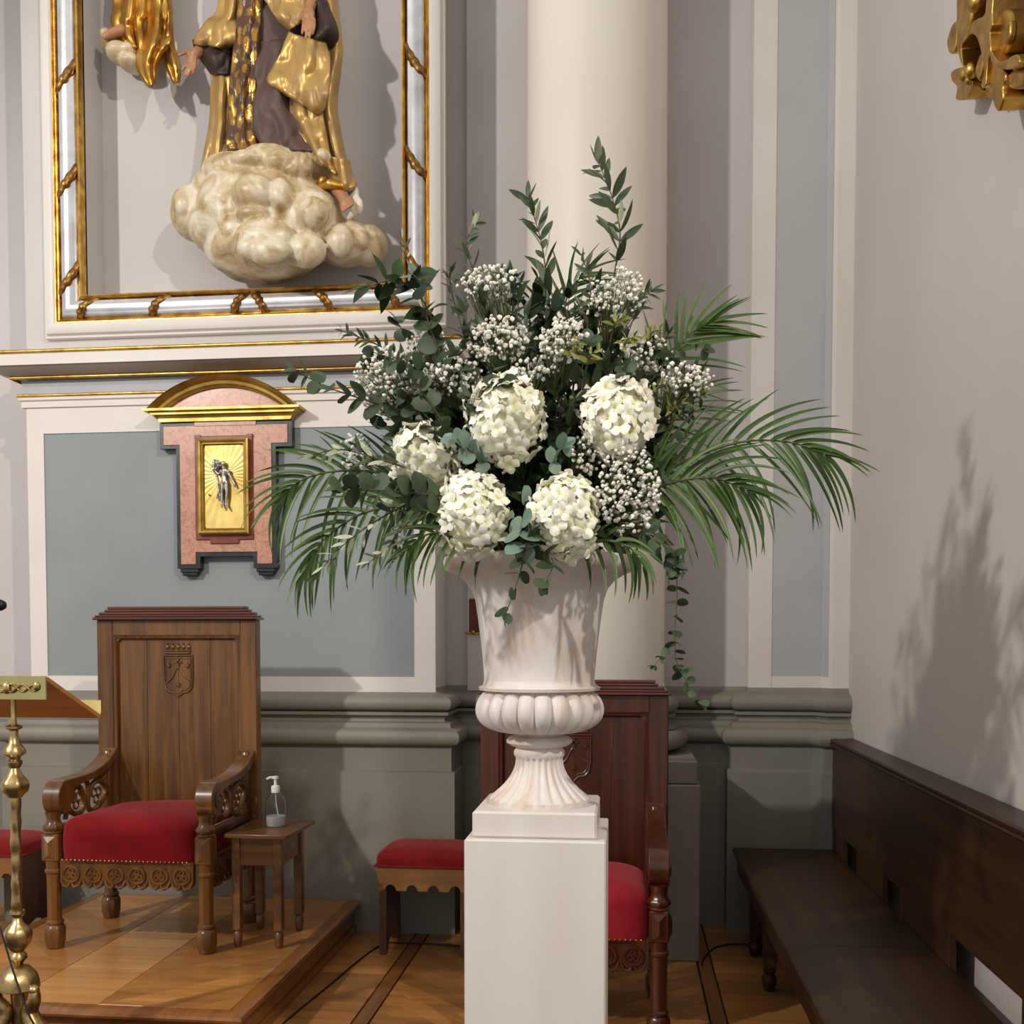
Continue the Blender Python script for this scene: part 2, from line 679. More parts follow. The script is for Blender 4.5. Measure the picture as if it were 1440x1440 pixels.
def glassmat():
    m, nt, b = base_mat('clear_plastic')
    b.inputs['Base Color'].default_value = (0.95, 0.97, 0.97, 1)
    b.inputs['Transmission Weight'].default_value = 1.0
    b.inputs['Roughness'].default_value = 0.04
    b.inputs['IOR'].default_value = 1.25
    return m


glass_m = glassmat()
gel_m, _nt, _b = base_mat('clear_gel')
_b.inputs['Base Color'].default_value = (0.95, 0.95, 0.95, 1)
_b.inputs['Transmission Weight'].default_value = 0.55
_b.inputs['Roughness'].default_value = 0.2
_b.inputs['IOR'].default_value = 1.33
pump_m = paint('white_pump_plastic', srgb(236, 236, 232), None, 0.35, 4, 0)

euc_m = leafmat('eucalyptus_leaf', srgb(46, 62, 38), srgb(74, 92, 64), 0.5)
eucg_m = leafmat('blue_grey_eucalyptus_leaf', srgb(100, 124, 108), srgb(124, 146, 130), 0.55)
ruscus_m = leafmat('dark_green_leaf', srgb(28, 44, 22), srgb(48, 68, 34), 0.35)
olive_m = leafmat('olive_leaf_top', srgb(48, 62, 42), srgb(74, 88, 62), 0.42)
olivel_m = leafmat('olive_leaf_underside', srgb(158, 166, 136), srgb(186, 190, 160), 0.6)
palm_m = leafmat('palm_leaflet_green', srgb(46, 72, 28), srgb(78, 104, 46), 0.4)
yel_m = leafmat('yellow_green_leaf', srgb(96, 106, 44), srgb(140, 140, 72), 0.45)
stem_m = paint('green_stem', srgb(74, 88, 48), srgb(92, 92, 56), 0.5, 20, 0.05)
twig_m = paint('brown_twig', srgb(84, 70, 52), srgb(64, 52, 38), 0.6, 20, 0.05)
bb_m = paint('white_blossom', srgb(240, 238, 228), srgb(226, 222, 206), 0.6, 60, 0.0)


def floretmat():
    m, nt, b = base_mat('hydrangea_petal')
    v = coords(nt, 'Object')
    ln = nt.nodes.new('ShaderNodeVectorMath')
    ln.operation = 'LENGTH'
    nt.links.new(v, ln.inputs[0])
    info = nt.nodes.new('ShaderNodeObjectInfo')
    tint = mixc(nt, info.outputs['Random'], srgb(246, 243, 218), srgb(252, 248, 238))
    gr = mixc(nt, info.outputs['Random'], srgb(216, 222, 156), srgb(240, 238, 198))
    k = ramp(nt, ln.outputs['Value'], [(0.05, W(0)), (0.55, W(1))])
    nt.links.new(mixc(nt, k, gr, tint), b.inputs['Base Color'])
    b.inputs['Roughness'].default_value = 0.6
    b.inputs['Specular IOR Level'].default_value = 0.2
    b.inputs['Subsurface Weight'].default_value = 0.15
    b.inputs['Subsurface Radius'].default_value = (0.01, 0.01, 0.006)
    b.inputs['Subsurface Scale'].default_value = 0.5
    return m


petal_m = floretmat()
# ================================================================ the setting
FACE, REC, PIL, FWD = 5.08, 5.41, 5.306, 5.235
XL, XR = -3.10, -0.948
WALLX = 1.10
TOP = 6.4
NICHE = 5.27
xin_l = P(110, 300, 5.01).x
xin_r = P(563, 300, 5.01).x
zin_b = P(300, 404, 5.01).z
zin_t = 5.55

# floor with planks
b = MB()
b.box(-4.8, WALLX + 0.1, -1.5, 5.6, -0.12, -0.012)
floor = struct(b.build('floor', gap_m, smooth=0))


def plank(poly, mesh_cache, key, mat, loc, z0=-0.012, z1=0.0, parent=None, name='plank'):
    if key not in mesh_cache:
        m = MB()
        cx = sum(p[0] for p in poly) / len(poly)
        cy = sum(p[1] for p in poly) / len(poly)
        inner = [(cx + (p[0] - cx) * 0.995, cy + (p[1] - cy) * 0.995) for p in poly]
        n = len(poly)
        vs = [(p[0], p[1], z0) for p in poly] + [(p[0], p[1], z1 - 0.0012) for p in poly] + [(p[0], p[1], z1) for p in inner]
        fs = [tuple(range(2 * n, 3 * n))]
        for i in range(n):
            j = (i + 1) % n
            fs.append((i, j, j + n, i + n))
            fs.append((i + n, j + n, j + 2 * n, i + 2 * n))
        m.add(vs, fs)
        mesh_cache[key] = m.mesh(name, mat, 0)
    o = bpy.data.objects.new(name, mesh_cache[key])
    COL.objects.link(o)
    o.parent = parent
    o.location = loc
    return o


pc = {}
g = 0.0015
# chevron field between the border strips
pw = 0.118
for side, x0, x1, s in (('l', -0.965, -0.32, -0.93), ('r', -0.32, 0.325, 0.93)):
    dx = x1 - x0
    poly = [(g, g), (dx - g, dx * s + g), (dx - g, dx * s + pw - g), (g, pw - g)]
    for k in range(32):
        yy = 2.6 + k * pw + (0.6 if side == 'l' else 0)
        if yy > 5.15 and side == 'l' or yy + dx * 0.9 > 5.5 and side == 'r':
            continue
        plank(poly, pc, 'chev' + side, plank_m, (x0, yy, 0), parent=floor)
# dark border strips
for x0 in (-1.03, 0.33):
    plank([(g, g), (0.06 - g, g), (0.06 - g, 3.0), (g, 3.0)], pc, 'bord%d' % (x0 > 0), planky_m, (x0, 2.45, 0), parent=floor)
# cross planks on both sides
for x0, x1 in ((-1.42, -1.035), (0.395, WALLX)):
    k = 0
    y = 2.5
    while y < 5.45:
        L = x1 - x0
        plank([(g, g), (L - g, g), (L - g, 0.092 - g), (g, 0.092 - g)], pc, 'x%.2f' % x0, plank_m, (x0, y, 0), parent=floor)
        y += 0.092
for k in range(36):
    plank([(g, g), (1.7, g), (1.7, 0.092 - g), (g, 0.092 - g)], pc, 'far', plank_m, (-4.6, 2.0 + k * 0.092, 0), parent=floor)

# back wall: deep plane and projecting pier with the niche
b = MB()
b.box(-4.8, WALLX + 0.1, REC, REC + 0.12, -0.1, TOP)
wall_back = struct(b.build('wall_back', wall_m, smooth=0))
b = MB()
b.box(XL, XR, FACE, REC, 0, zin_b)
b.box(XL, xin_l, FACE, REC, zin_b, TOP)
b.box(xin_r, XR, FACE, REC, zin_b, TOP)
b.box(xin_l, xin_r, FACE, REC, zin_t, TOP)
b.box(xin_l, xin_r, NICHE, REC, zin_b, zin_t)
b.build('pier', wall_m, wall_back, smooth=0)
# shallow step behind the column
b = MB()
b.box(P(656, 200, 5.38).x, -0.1, 5.37, REC, 1.19, TOP, 0.004)
b.build('wall_step', wall_m, wall_back, smooth=0)

# white border and blue-grey field under the cornice
zt, zb_ = P(300, 605, FACE).z, P(300, 951, FACE).z
xl, xr = P(66, 780, FACE).x, P(583, 780, FACE).x
b = MB()
b.box(XL, xl, FACE - 0.012, FACE, 1.19, 2.72)
b.box(xr, XR, FACE - 0.012, FACE, 1.19, 2.72)
b.box(xl, xr, FACE - 0.012, FACE, 1.19, zb_)
b.box(xl, xr, FACE - 0.012, FACE, zt, 2.72)
b.build('panel_border', white_m, wall_back, smooth=0)
b = MB()
b.box(xl, xr, FACE - 0.006, FACE, zb_, zt)
b.build('wall_panel', panel_m, wall_back, smooth=0)

# pilaster in the corner, with a sunk pale panel
x1, x2 = P(1087, 800, PIL).x, P(1157, 800, PIL).x
zb2 = P(1110, 951, PIL).z
b = MB()
b.box(0.62, x1, PIL, REC, 0, TOP, 0.003)
b.box(x1, x2, PIL, REC, 0, zb2)
b.prism([(x2, PIL), (1.02, FWD), (WALLX, FWD), (WALLX, REC), (x2, REC)], 0, TOP, 'z')
b.build('corner_pilaster', white_m, wall_back, smooth=0)
b = MB()
b.box(x1, x2, PIL + 0.004, REC, zb2, TOP)
b.build('pilaster_panel', panelr_m, wall_back, smooth=0)
b = MB()
dxp, dyp = 1.02 - x2, FWD - PIL
b.prism([(x2 - 0.002, PIL), (x2 - 0.003 + dxp * 0.62, PIL - 0.002 + dyp * 0.62), (x2 + dxp * 0.62, PIL + dyp * 0.62), (x2 + 0.002, PIL + 0.003)], zb2, TOP, 'z')
b.build('panel_return', panelr_m, wall_back, smooth=0)

# right wall
b = MB()
b.box(WALLX, WALLX + 0.12, 1.55, REC + 0.12, -0.1, TOP)
wall_right = struct(b.build('wall_right', wallr_m, smooth=0))

# dado with attic base moulding following the plan of the wall
path = [(-4.7, REC), (XL, REC), (XL, FACE), (XR, FACE), (XR, REC), (0.62, REC), (0.62, PIL), (x2, PIL), (1.02, FWD), (WALLX, FWD)]
prof = [(0.0, 1.22), (0.008, 1.20), (0.03, 1.19), (0.05, 1.186)]
prof += [(0.05 + 0.042 * math.cos(math.radians(a)), 1.144 + 0.04 * math.sin(math.radians(a))) for a in range(80, -91, -17)]
prof += [(0.064, 1.102), (0.074, 1.10), (0.074, 1.086), (0.058, 1.08), (0.05, 1.066), (0.056, 1.054), (0.086, 1.048), (0.09, 1.026)]
prof += [(0.09 + 0.05 * math.cos(math.radians(a)), 0.978 + 0.046 * math.sin(math.radians(a))) for a in range(85, -91, -16)]
prof += [(0.094, 0.93), (0.094, 0.812), (0.112, 0.804), (0.112, 0.0)]
b = MB()
b.sweep(prof, path)
struct(b.build('baseboard_back', dado_m, smooth=38))

# cornice
cp = [(XL, REC), (XL, FACE), (XR, FACE), (XR, REC)]
b = MB()
b.sweep([(0.0, 2.94), (0.16, 2.905), (0.16, 2.846), (0.0, 2.846)], cp)
cornice = struct(b.build('trim_1', white_m, smooth=30))


def gbead(prof, name, mat):
    q = MB()
    q.sweep(prof, cp)
    return q.build(name, mat, cornice, smooth=40)


def bead(o, z, r):
    return [(o - r * 0.2, z - r)] + [(o + r * math.cos(math.radians(a)), z + r * math.sin(math.radians(a))) for a in range(-80, 81, 20)] + [(o - r * 0.2, z + r)]


gbead(bead(0.162, 2.911, 0.009), 'gilt_bead', gold_m)
gbead([(0.0, 2.846), (0.148, 2.844), (0.14, 2.838), (0.115, 2.834), (0.085, 2.826), (0.066, 2.816), (0.0, 2.814)], 'cyma_moulding', cyma_m)
gbead(bead(0.056, 2.808, 0.008), 'gilt_bead', gold_m)
gbead([(0.0, 2.80), (0.02, 2.80), (0.02, 2.73), (0.0, 2.73)], 'frieze_band', frieze_m)
gbead(bead(0.034, 2.722, 0.007), 'gilt_bead', gold_m)
gbead([(0.0, 2.715), (0.032, 2.715), (0.032, 2.70), (0.022, 2.694), (0.022, 2.664), (0.0, 2.664)], 'fillet_moulding', white_m)

# white surround of the niche
rect = lambda d: [(xin_l - d, zin_b - d), (xin_r + d, zin_b - d), (xin_r + d, zin_t + d), (xin_l - d, zin_t + d)]
b = MB()
b.sweep([(0.14, 0.0), (0.14, 0.05), (0.15, 0.06), (0.175, 0.062), (0.195, 0.05), (0.2, 0.03), (0.212, 0.028), (0.215, 0.0)], rect(0), lambda x, y, h: (x, FACE - h, y), closed=True)
struct(b.build('trim_2', white_m, smooth=40))

# column with attic base on a block
ccx, ccy, cr = -0.152, 5.16, 0.343
b = MB()
b.lathe([(cr + 0.02, 1.2), (cr + 0.004, 1.225), (cr, 1.25), (cr, 3.5), (cr - 0.006, TOP)], 96, (ccx, ccy, 0))
column = struct(b.build('trim_3', cream_m, smooth=40))
column['label'] = 'smooth cream column shaft behind the flower urn'
b = MB()
lp = [(0.40, 0.925)]
lp += [(0.40 + 0.06 * math.cos(math.radians(a)), 0.977 + 0.05 * math.sin(math.radians(a))) for a in range(-85, 86, 17)]
lp += [(0.415, 1.03), (0.41, 1.046), (0.385, 1.052), (0.375, 1.066), (0.385, 1.08), (0.40, 1.086), (0.40, 1.10)]
lp += [(0.375 + 0.04 * math.cos(math.radians(a)), 1.143 + 0.04 * math.sin(math.radians(a))) for a in range(-85, 86, 17)]
lp += [(0.372, 1.19), (cr + 0.02, 1.2)]
b.lathe(lp, 64, (ccx, ccy, 0))
b.build('column_base', dado_m, column, smooth=40)
b = MB()
b.box(ccx - 0.478, ccx + 0.478, 4.67, 5.4, 0.808, 0.913, 0.006)
b.box(ccx - 0.49, ccx + 0.49, 4.66, 5.4, 0.0, 0.806, 0.006)
b.build('column_pedestal', dado_m, column, smooth=0)

# ---------------------------------------------------------------- dais
DZ = 0.16
dais = thing('wooden_dais', 'low varnished wooden platform with parquet top under the presiding chair', 'platform', (-2.01, 4.17, 0))
DX0, DX1, DY0, DY1 = -2.70, -1.325, 3.372, 4.965
ox, oy = -2.01, 4.17
b = MB()
b.box(DX0 + 0.02 - ox, DX1 - 0.022 - ox, DY0 + 0.022 - oy, DY1 - oy, 0.0, DZ - 0.012)
b.build('riser', daiswood_m, dais, smooth=0)
b = MB()
dp = [(DX0 - ox, DY1 - oy), (DX0 - ox, DY0 - oy), (DX1 - ox, DY0 - oy), (DX1 - ox, DY1 - oy)]
b.sweep([(-0.05, DZ), (0.0, DZ), (0.012, DZ - 0.006), (0.016, DZ - 0.016), (0.012, DZ - 0.026), (-0.002, DZ - 0.032), (-0.008, DZ - 0.045), (-0.02, DZ - 0.05), (-0.05, DZ - 0.05)], dp)
b.build('nosing', daiswood_m, dais, smooth=40)
b = MB()
b.sweep([(-0.02, 0.035), (-0.008, 0.03), (-0.004, 0.0), (-0.03, 0.0)], dp)
b.build('kick_strip', daiswood_m, dais, smooth=40)
dc = {}
# light cross planks in the middle strip
y = DY0 + 0.05
while y < DY1 - 0.02:
    w = min(0.098, DY1 - y)
    plank([(g, g), (0.335 - g, g), (0.335 - g, w - g), (g, w - g)], dc, 'm%.3f' % w, plankl_m, (-2.20 - ox, y - oy, 0), DZ - 0.012, DZ, dais)
    y += 0.098
# diagonal planks in the side fields
for nm, x0, x1, s in (('r', -1.865, -1.372, 0.95), ('l', -2.65, -2.20, -0.95)):
    dx = x1 - x0
    wv = 0.16
    k = -6
    while k < 14:
        y0 = DY0 + 0.05 + k * wv
        poly = [(0, 0), (dx, dx * s), (dx, dx * s + wv), (0, wv)]
        poly = [(p[0], p[1] + y0) for p in poly]
        # clip to the dais
        def clip(pl, lim, keep_above):
            out = []
            for i in range(len(pl)):
                a, c = pl[i], pl[(i + 1) % len(pl)]
                ia = (a[1] >= lim) == keep_above
                ic = (c[1] >= lim) == keep_above
                if ia:
                    out.append(a)
                if ia != ic:
                    t = (lim - a[1]) / (c[1] - a[1])
                    out.append((a[0] + (c[0] - a[0]) * t, lim))
            return out
        poly = clip(poly, DY0 + 0.05, True)
        if len(poly) > 2:
            poly = clip(poly, DY1 - 0.004, False)
        if len(poly) > 2:
            cxp = sum(p[0] for p in poly) / len(poly)
            cyp = sum(p[1] for p in poly) / len(poly)
            pl = [(cxp + (p[0] - cxp) * 0.992 - cxp, cyp + (p[1] - cyp) * 0.992 - cyp) for p in poly]
            plank(pl, dc, nm + str(k), plank_m, (x0 + cxp - ox, cyp - oy, 0), DZ - 0.012, DZ, dais)
        k += 1

# ================================================================ niche frame
fr = thing('niche_frame', 'gilt and silver frame with wrapped ribbon bands around the statue niche', 'frame', (0, FACE, 0))
fm = lambda x, y, h: (x, -h, y)
b = MB()
b.sweep([(0.0, -0.012), (0.0, 0.03), (0.003, 0.044), (0.010, 0.048), (0.018, 0.042), (0.020, 0.02)], rect(0), fm, closed=True)
b.build('inner_gilt_moulding', gold_m, fr, smooth=45)
b = MB()
sil = [(0.020, 0.02)]
for i in range(13):
    t = i / 12
    o_ = 0.020 + 0.104 * t
    h_ = 0.022 + 0.044 * math.sin(PI * t) + (0.006 if i in (2, 10) else 0)
    sil.append((o_, h_))
b.sweep(sil, rect(0), fm, closed=True)
b.build('silver_moulding', silver_m, fr, smooth=45)
b = MB()
b.sweep([(0.122, 0.02), (0.124, 0.044), (0.129, 0.048), (0.132, 0.043), (0.135, 0.042), (0.138, 0.052), (0.144, 0.052), (0.148, 0.04), (0.149, 0.0)], rect(0), fm, closed=True)
b.build('outer_gilt_moulding', gold_m, fr, smooth=45)


def ribbon(p0, along, sgn_out, lean):
    """rope-like band over the silver moulding; p0 inner-edge point (x, z), along = unit path dir, out = outward dir"""
    q = MB()
    n = 22
    pts, rr = [], []
    for i in range(n + 1):
        t = i / n
        o_ = 0.020 + 0.104 * t
        h_ = 0.012 + 0.046 * math.sin(PI * t)
        s_ = lean * (t - 0.5) + lean * 0.18 * math.sin(PI * t)
        pts.append((p0[0] + sgn_out[0] * o_ + along[0] * s_, -h_, p0[1] + sgn_out[1] * o_ + along[1] * s_))
        rr.append(0.019 + 0.006 * abs(math.sin(t * PI * 5)))
    q.tube(pts, rr, 10, 1.0)
    q.build('ribbon_band', ribbon_m, fr, smooth=60)


for v in (-60, 102, 250, 388):
    ribbon((xin_l, P(85, v, 5.01).z), (0, 1), (-1, 0), -0.17)
for v in (-75, 78, 222, 368):
    ribbon((xin_r, P(578, v, 5.01).z), (0, 1), (1, 0), -0.17)
for u, ln in ((120, -0.1), (222, -0.1), (338, -0.10), (360, 0.08), (450, 0.1), (545, 0.1)):
    ribbon((P(u, 425, 5.01).x, zin_b), (1, 0), (0, -1), ln)

# ================================================================ statue
ST = Vector((P(375, 380, 5.05).x, 5.12, P(375, 400, 5.05).z))
statue = thing('saint_statue', 'carved robed figure in brown tunic and gilt mantle standing on a cloud', 'statue', ST)


def drape(name, mat, rows, y, bulge, folds, amp, parent, org, nu=34, sub=9, thick=0.015, ph=0.0, tilt=0.0):
    """cloth panel hung between left and right edges (u, v), bulging towards the viewer; y may differ per row"""
    L = spline([(r[0], r[1], 0) for r in rows], sub)
    R = spline([(r[2], r[3], 0) for r in rows], sub)
    yy = y if hasattr(y, '__len__') else [y] * len(rows)
    Y = spline([(q, 0, 0) for q in yy], sub)
    m = len(L)
    q = MB()

    def fn(s, t):
        i = min(m - 1, int(round(t * (m - 1))))
        u = L[i].x + (R[i].x - L[i].x) * s
        v = L[i].y + (R[i].y - L[i].y) * s
        d = Y[i].x - bulge * math.sin(PI * s) + tilt * (s - 0.5)
        d -= amp * (0.5 + 0.5 * t) * math.sin(2 * PI * folds * s + ph + 0.9 * math.sin(3.0 * t + ph)) * math.sin(PI * min(1, max(0.12, s)))
        d -= 0.35 * amp * math.sin(9 * s + 7 * t + ph)
        d -= 0.028 * noise.noise(Vector((u / 16.0, v / 26.0, ph * 3))) + 0.006 * noise.noise(Vector((u / 7.0, v / 14.0, ph * 5)))
        return P(u, v, d) - org
    q.grid(fn, nu, m - 1)
    o = q.build(name, mat, parent, smooth=70)
    s = o.modifiers.new('thickness', 'SOLIDIFY')
    s.thickness = thick
    s.offset = 0
    return o


# body under the robes
b = MB()
rows = [(-150, 318, 440), (-60, 325, 446), (0, 330, 452), (100, 345, 466), (150, 345, 464), (200, 340, 466), (222, 336, 466)]


def body(s, t):
    k = t * (len(rows) - 1)
    i = min(len(rows) - 2, int(k))
    f = k - i
    r = [rows[i][j] + (rows[i + 1][j] - rows[i][j]) * f for j in range(3)]
    a = 2 * PI * s
    cu, hu = (r[1] + r[2]) / 2, (r[2] - r[1]) / 2
    fold = 1 + 0.05 * math.sin(7 * a + 2.5 * t) * (0.3 + t)
    pc_ = P(cu, r[0], 5.10)
    pe = P(cu + hu, r[0], 5.10)
    w_ = (pe - pc_).length
    return pc_ + Vector((w_ * math.cos(a) * fold, -0.14 * math.sin(a) * fold, 0)) - ST


b.grid(body, 48, 30, wrap=True)
b.build('tunic', tunic_m, statue, smooth=70)
drape('tunic_fold', tunic_m, [(362, 60, 405, 55), (358, 110, 408, 110), (357, 150, 415, 150), (358, 185, 430, 190), (372, 208, 442, 214)], [4.97, 4.95, 4.94, 4.93, 4.93], 0.03, 1.7, 0.012, statue, ST, ph=1.0)
drape('scapular', scap_m, [(340, -150, 385, -150), (335, 0, 370, 0), (330, 60, 363, 55), (324, 120, 359, 115), (321, 180, 358, 178), (317, 214, 364, 207)], 4.95, 0.03, 2.2, 0.010, statue, ST)
drape('mantle_left', mantle_m, [(312, -150, 345, -150), (309, 0, 338, 0), (290, 32, 332, 35), (276, 52, 330, 58), (274, 62, 318, 67)], [5.03, 5.0, 4.97, 4.97, 4.98], 0.05, 1.6, 0.018, statue, ST, ph=0.5)
drape('sleeve', darkrobe_m, [(272, 56, 334, 52), (276, 72, 334, 72), (288, 90, 333, 90), (298, 104, 332, 106)], [5.02, 5.02, 5.03, 5.05], 0.06, 0.8, 0.012, statue, ST)
drape('mantle_left_skirt', mantle_m, [(298, 92, 332, 92), (297, 130, 331, 140), (296, 170, 327, 180), (289, 210, 323, 208), (284, 237, 310, 232)], [5.06, 5.05, 5.03, 5.01, 5.0], 0.05, 2.2, 0.02, statue, ST, ph=2.0)
drape('mantle_swag', mantle_m, [(372, -150, 450, -150), (370, -20, 440, -30), (378, 8, 436, -2), (392, 28, 432, 14), (408, 42, 428, 30)], [4.98, 4.95, 4.93, 4.93, 4.94], 0.04, 1.2, 0.016, statue, ST, ph=0.8)
drape('mantle_right', mantle_m, [(442, -150, 470, -150), (448, -20, 472, -20), (458, 40, 480, 60), (448, 90, 478, 100), (440, 140, 473, 150), (450, 195, 482, 205), (470, 250, 496, 262)], [5.08, 5.06, 5.04, 5.03, 5.03, 5.02, 5.0], 0.06, 1.3, 0.02, statue, ST, ph=2.6)
drape('sleeve', darkrobe_m, [(441, 2, 456, 0), (446, 28, 470, 30), (440, 46, 475, 52), (428, 52, 466, 66)], [4.98, 4.95, 4.95, 4.97], 0.06, 0.9, 0.012, statue, ST)
drape('mantle_flap', mantle_m, [(407, 46, 458, 62), (394, 76, 464, 84), (384, 96, 464, 104), (377, 114, 462, 130), (396, 128, 456, 152), (424, 146, 446, 160)], [4.92, 4.91, 4.90, 4.89, 4.90, 4.93], 0.03, 1.4, 0.018, statue, ST, ph=1.4)
drape('mantle_fold', mantle_m, [(400, 128, 452, 145), (399, 155, 456, 175), (412, 176, 460, 200), (428, 198, 464, 222), (440, 220, 472, 246)], [4.96, 4.95, 4.94, 4.93, 4.93], 0.03, 1.8, 0.02, statue, ST, ph=3.6)
drape('mantle_end', mantle_m, [(466, 220, 490, 225), (470, 240, 494, 245), (466, 256, 500, 260), (458, 266, 492, 268)], 4.95, 0.04, 2.0, 0.014, statue, ST, ph=0.3)


def blob(name, mat, items, parent, org, voxel, it=3):
    """union of ellipsoids / limbs given as ('e', u, v, y, ru, rv, ry) or ('t', [(u,v,y)...], [r...])"""
    q = MB()
    for e in items:
        if e[0] == 'e':
            c = P(e[1], e[2], e[3])
            k = e[3] / F
            q.ellipsoid(c - org, (e[4] * k, e[6], e[5] * k), 20, 14)
        else:
            pts = [P(*p) - org for p in e[1]]
            r = e[2]
            q.tube(pts, r, 10)
            q.ellipsoid(pts[0], (r[0],) * 3, 10, 8)
            q.ellipsoid(pts[-1], (r[-1],) * 3, 10, 8)
    o = q.build(name, mat, parent, smooth=0)
    return remesh(o, voxel, it)


# hands
blob('hand', skin_m, [('t', [(288, 66, 5.0), (274, 76, 4.99)], [0.027, 0.026]), ('e', 271, 80, 4.985, 8, 9, 0.016),
                      ('t', [(268, 72, 4.985), (260, 74, 4.975), (251, 78, 4.97)], [0.011, 0.0095, 0.007]),
                      ('t', [(266, 85, 4.985), (260, 93, 4.975), (256, 99, 4.975)], [0.0095, 0.008, 0.006]),
                      ('t', [(269, 88, 4.985), (264, 97, 4.975), (260, 105, 4.975)], [0.0095, 0.008, 0.006]),
                      ('t', [(272, 88, 4.985), (268, 98, 4.975), (264, 107, 4.98)], [0.0095, 0.008, 0.006]),
                      ('t', [(275, 86, 4.985), (274, 95, 4.98), (272, 103, 4.985)], [0.009, 0.0075, 0.006])], statue, ST, 0.0045)
blob('hand', skin_m, [('t', [(440, -4, 4.94), (436, 10, 4.92)], [0.026, 0.027]), ('e', 434, 20, 4.90, 9, 12, 0.017),
                      ('t', [(427, 18, 4.895), (421, 26, 4.885), (417, 34, 4.885)], [0.011, 0.0095, 0.007]),
                      ('t', [(428, 28, 4.895), (426, 38, 4.88), (425, 47, 4.88)], [0.0095, 0.008, 0.0065]),
                      ('t', [(433, 30, 4.89), (431, 42, 4.875), (430, 54, 4.88)], [0.0095, 0.008, 0.0065]),
                      ('t', [(438, 30, 4.89), (437, 42, 4.875), (435, 54, 4.88)], [0.0095, 0.008, 0.0065]),
                      ('t', [(442, 28, 4.90), (442, 38, 4.885), (440, 48, 4.885)], [0.009, 0.0075, 0.006])], statue, ST, 0.0045)
# foot and sandal, white wing tip
blob('foot', skin_m, [('t', [(468, 262, 4.95), (478, 272, 4.92), (486, 286, 4.88)], [0.028, 0.026, 0.024])] +
     [('t', [(480 + i * 3.4, 286 - i * 2.2, 4.875), (482 + i * 3.6, 297 - i * 2.4, 4.86)], [0.009, 0.0075]) for i in range(5)], statue, ST, 0.005)
blob('cuff', goldrobe_m, [('t', [(452, 262, 4.93), (464, 258, 4.90), (480, 262, 4.90)], [0.022, 0.026, 0.022]), ('e', 455, 255, 4.93, 9, 8, 0.03)], statue, ST, 0.006)
blob('wing_tip', whitewing_m, [('t', [(492, 268, 4.99), (500, 280, 4.97), (498, 300, 4.97), (490, 308, 4.98)], [0.016, 0.026, 0.022, 0.012]), ('e', 505, 290, 4.96, 6, 12, 0.02), ('e', 500, 272, 4.97, 5, 10, 0.02)], statue, ST, 0.005)
# cloud of rounded billows
bil = [(276, 300, 5.08, 37, 40, 0.13), (262, 290, 5.03, 18, 24, 0.1), (300, 318, 5.06, 34, 40, 0.15), (345, 300, 5.02, 72, 70, 0.20),
       (395, 305, 5.02, 80, 68, 0.20), (372, 350, 5.02, 88, 44, 0.20), (330, 245, 5.03, 48, 26, 0.15), (300, 268, 5.06, 30, 28, 0.12), (385, 235, 5.03, 62, 27, 0.16),
       (430, 240, 5.03, 38, 24, 0.14), (440, 315, 5.01, 48, 52, 0.18), (485, 342, 5.06, 40, 33, 0.14), (518, 346, 5.10, 28, 29, 0.10), (370, 378, 5.07, 60, 20, 0.13),
       (358, 272, 4.83, 33, 28, 0.06), (396, 276, 4.85, 19, 27, 0.05), (322, 285, 4.88, 18, 22, 0.04), (440, 300, 4.85, 24, 24, 0.045), (371, 335, 4.82, 46, 32, 0.05), (378, 352, 4.79, 32, 24, 0.04),
       (352, 348, 4.79, 22, 20, 0.035), (430, 352, 4.87, 32, 26, 0.05), (478, 338, 4.93, 21, 25, 0.04), (258, 288, 4.97, 13, 18, 0.03), (348, 224, 4.90, 26, 13, 0.04),
       (392, 226, 4.89, 21, 16, 0.035), (420, 232, 4.88, 20, 19, 0.035), (455, 222, 4.92, 12, 12, 0.04), (330, 322, 4.88, 22, 26, 0.04), (410, 240, 4.88, 14, 10, 0.03), (355, 300, 4.82, 26, 12, 0.03), (505, 335, 4.99, 16, 18, 0.03)]
blob('cloud', cloud_m, [('e',) + (t if i < 14 else (t[0], t[1], t[2], t[3] * 0.94, t[4] * 0.94, t[5] * 1.5)) for i, t in enumerate(bil)], statue, ST, 0.0085, 1)

# angel, only the hem of its gold robe shows
AG = P(205, 60, 5.15)
angel = thing('angel_figure', 'small gilded angel hem with pointed robe tips and cloud beside the saint statue', 'statue', AG)
drape('robe_left', goldrobe_m, [(158, -150, 220, -150), (160, 0, 212, 0), (157, 28, 208, 34), (164, 48, 206, 56), (176, 60, 204, 74)], [5.14, 5.13, 5.12, 5.12, 5.13], 0.06, 2.6, 0.02, angel, AG)
drape('robe_centre', goldrobe_m, [(206, -150, 242, -150), (206, 0, 241, 0), (208, 40, 239, 40), (196, 62, 240, 58), (193, 84, 226, 80), (196, 102, 221, 98), (209, 121, 217, 121)], [5.14, 5.12, 5.10, 5.08, 5.07, 5.07, 5.08], 0.05, 2.2, 0.018, angel, AG, ph=1.0)
drape('robe_right', goldrobe_m, [(228, 20, 242, 10), (228, 55, 244, 55), (228, 80, 251, 84), (236, 98, 253, 100), (246, 118, 251, 116)], [5.13, 5.12, 5.11, 5.11, 5.13], 0.03, 1.4, 0.015, angel, AG, ph=2.0)
blob('foot', skin_m, [('t', [(172, 42, 5.08), (160, 46, 5.06), (148, 51, 5.05)], [0.028, 0.024, 0.018])], angel, AG, 0.006)
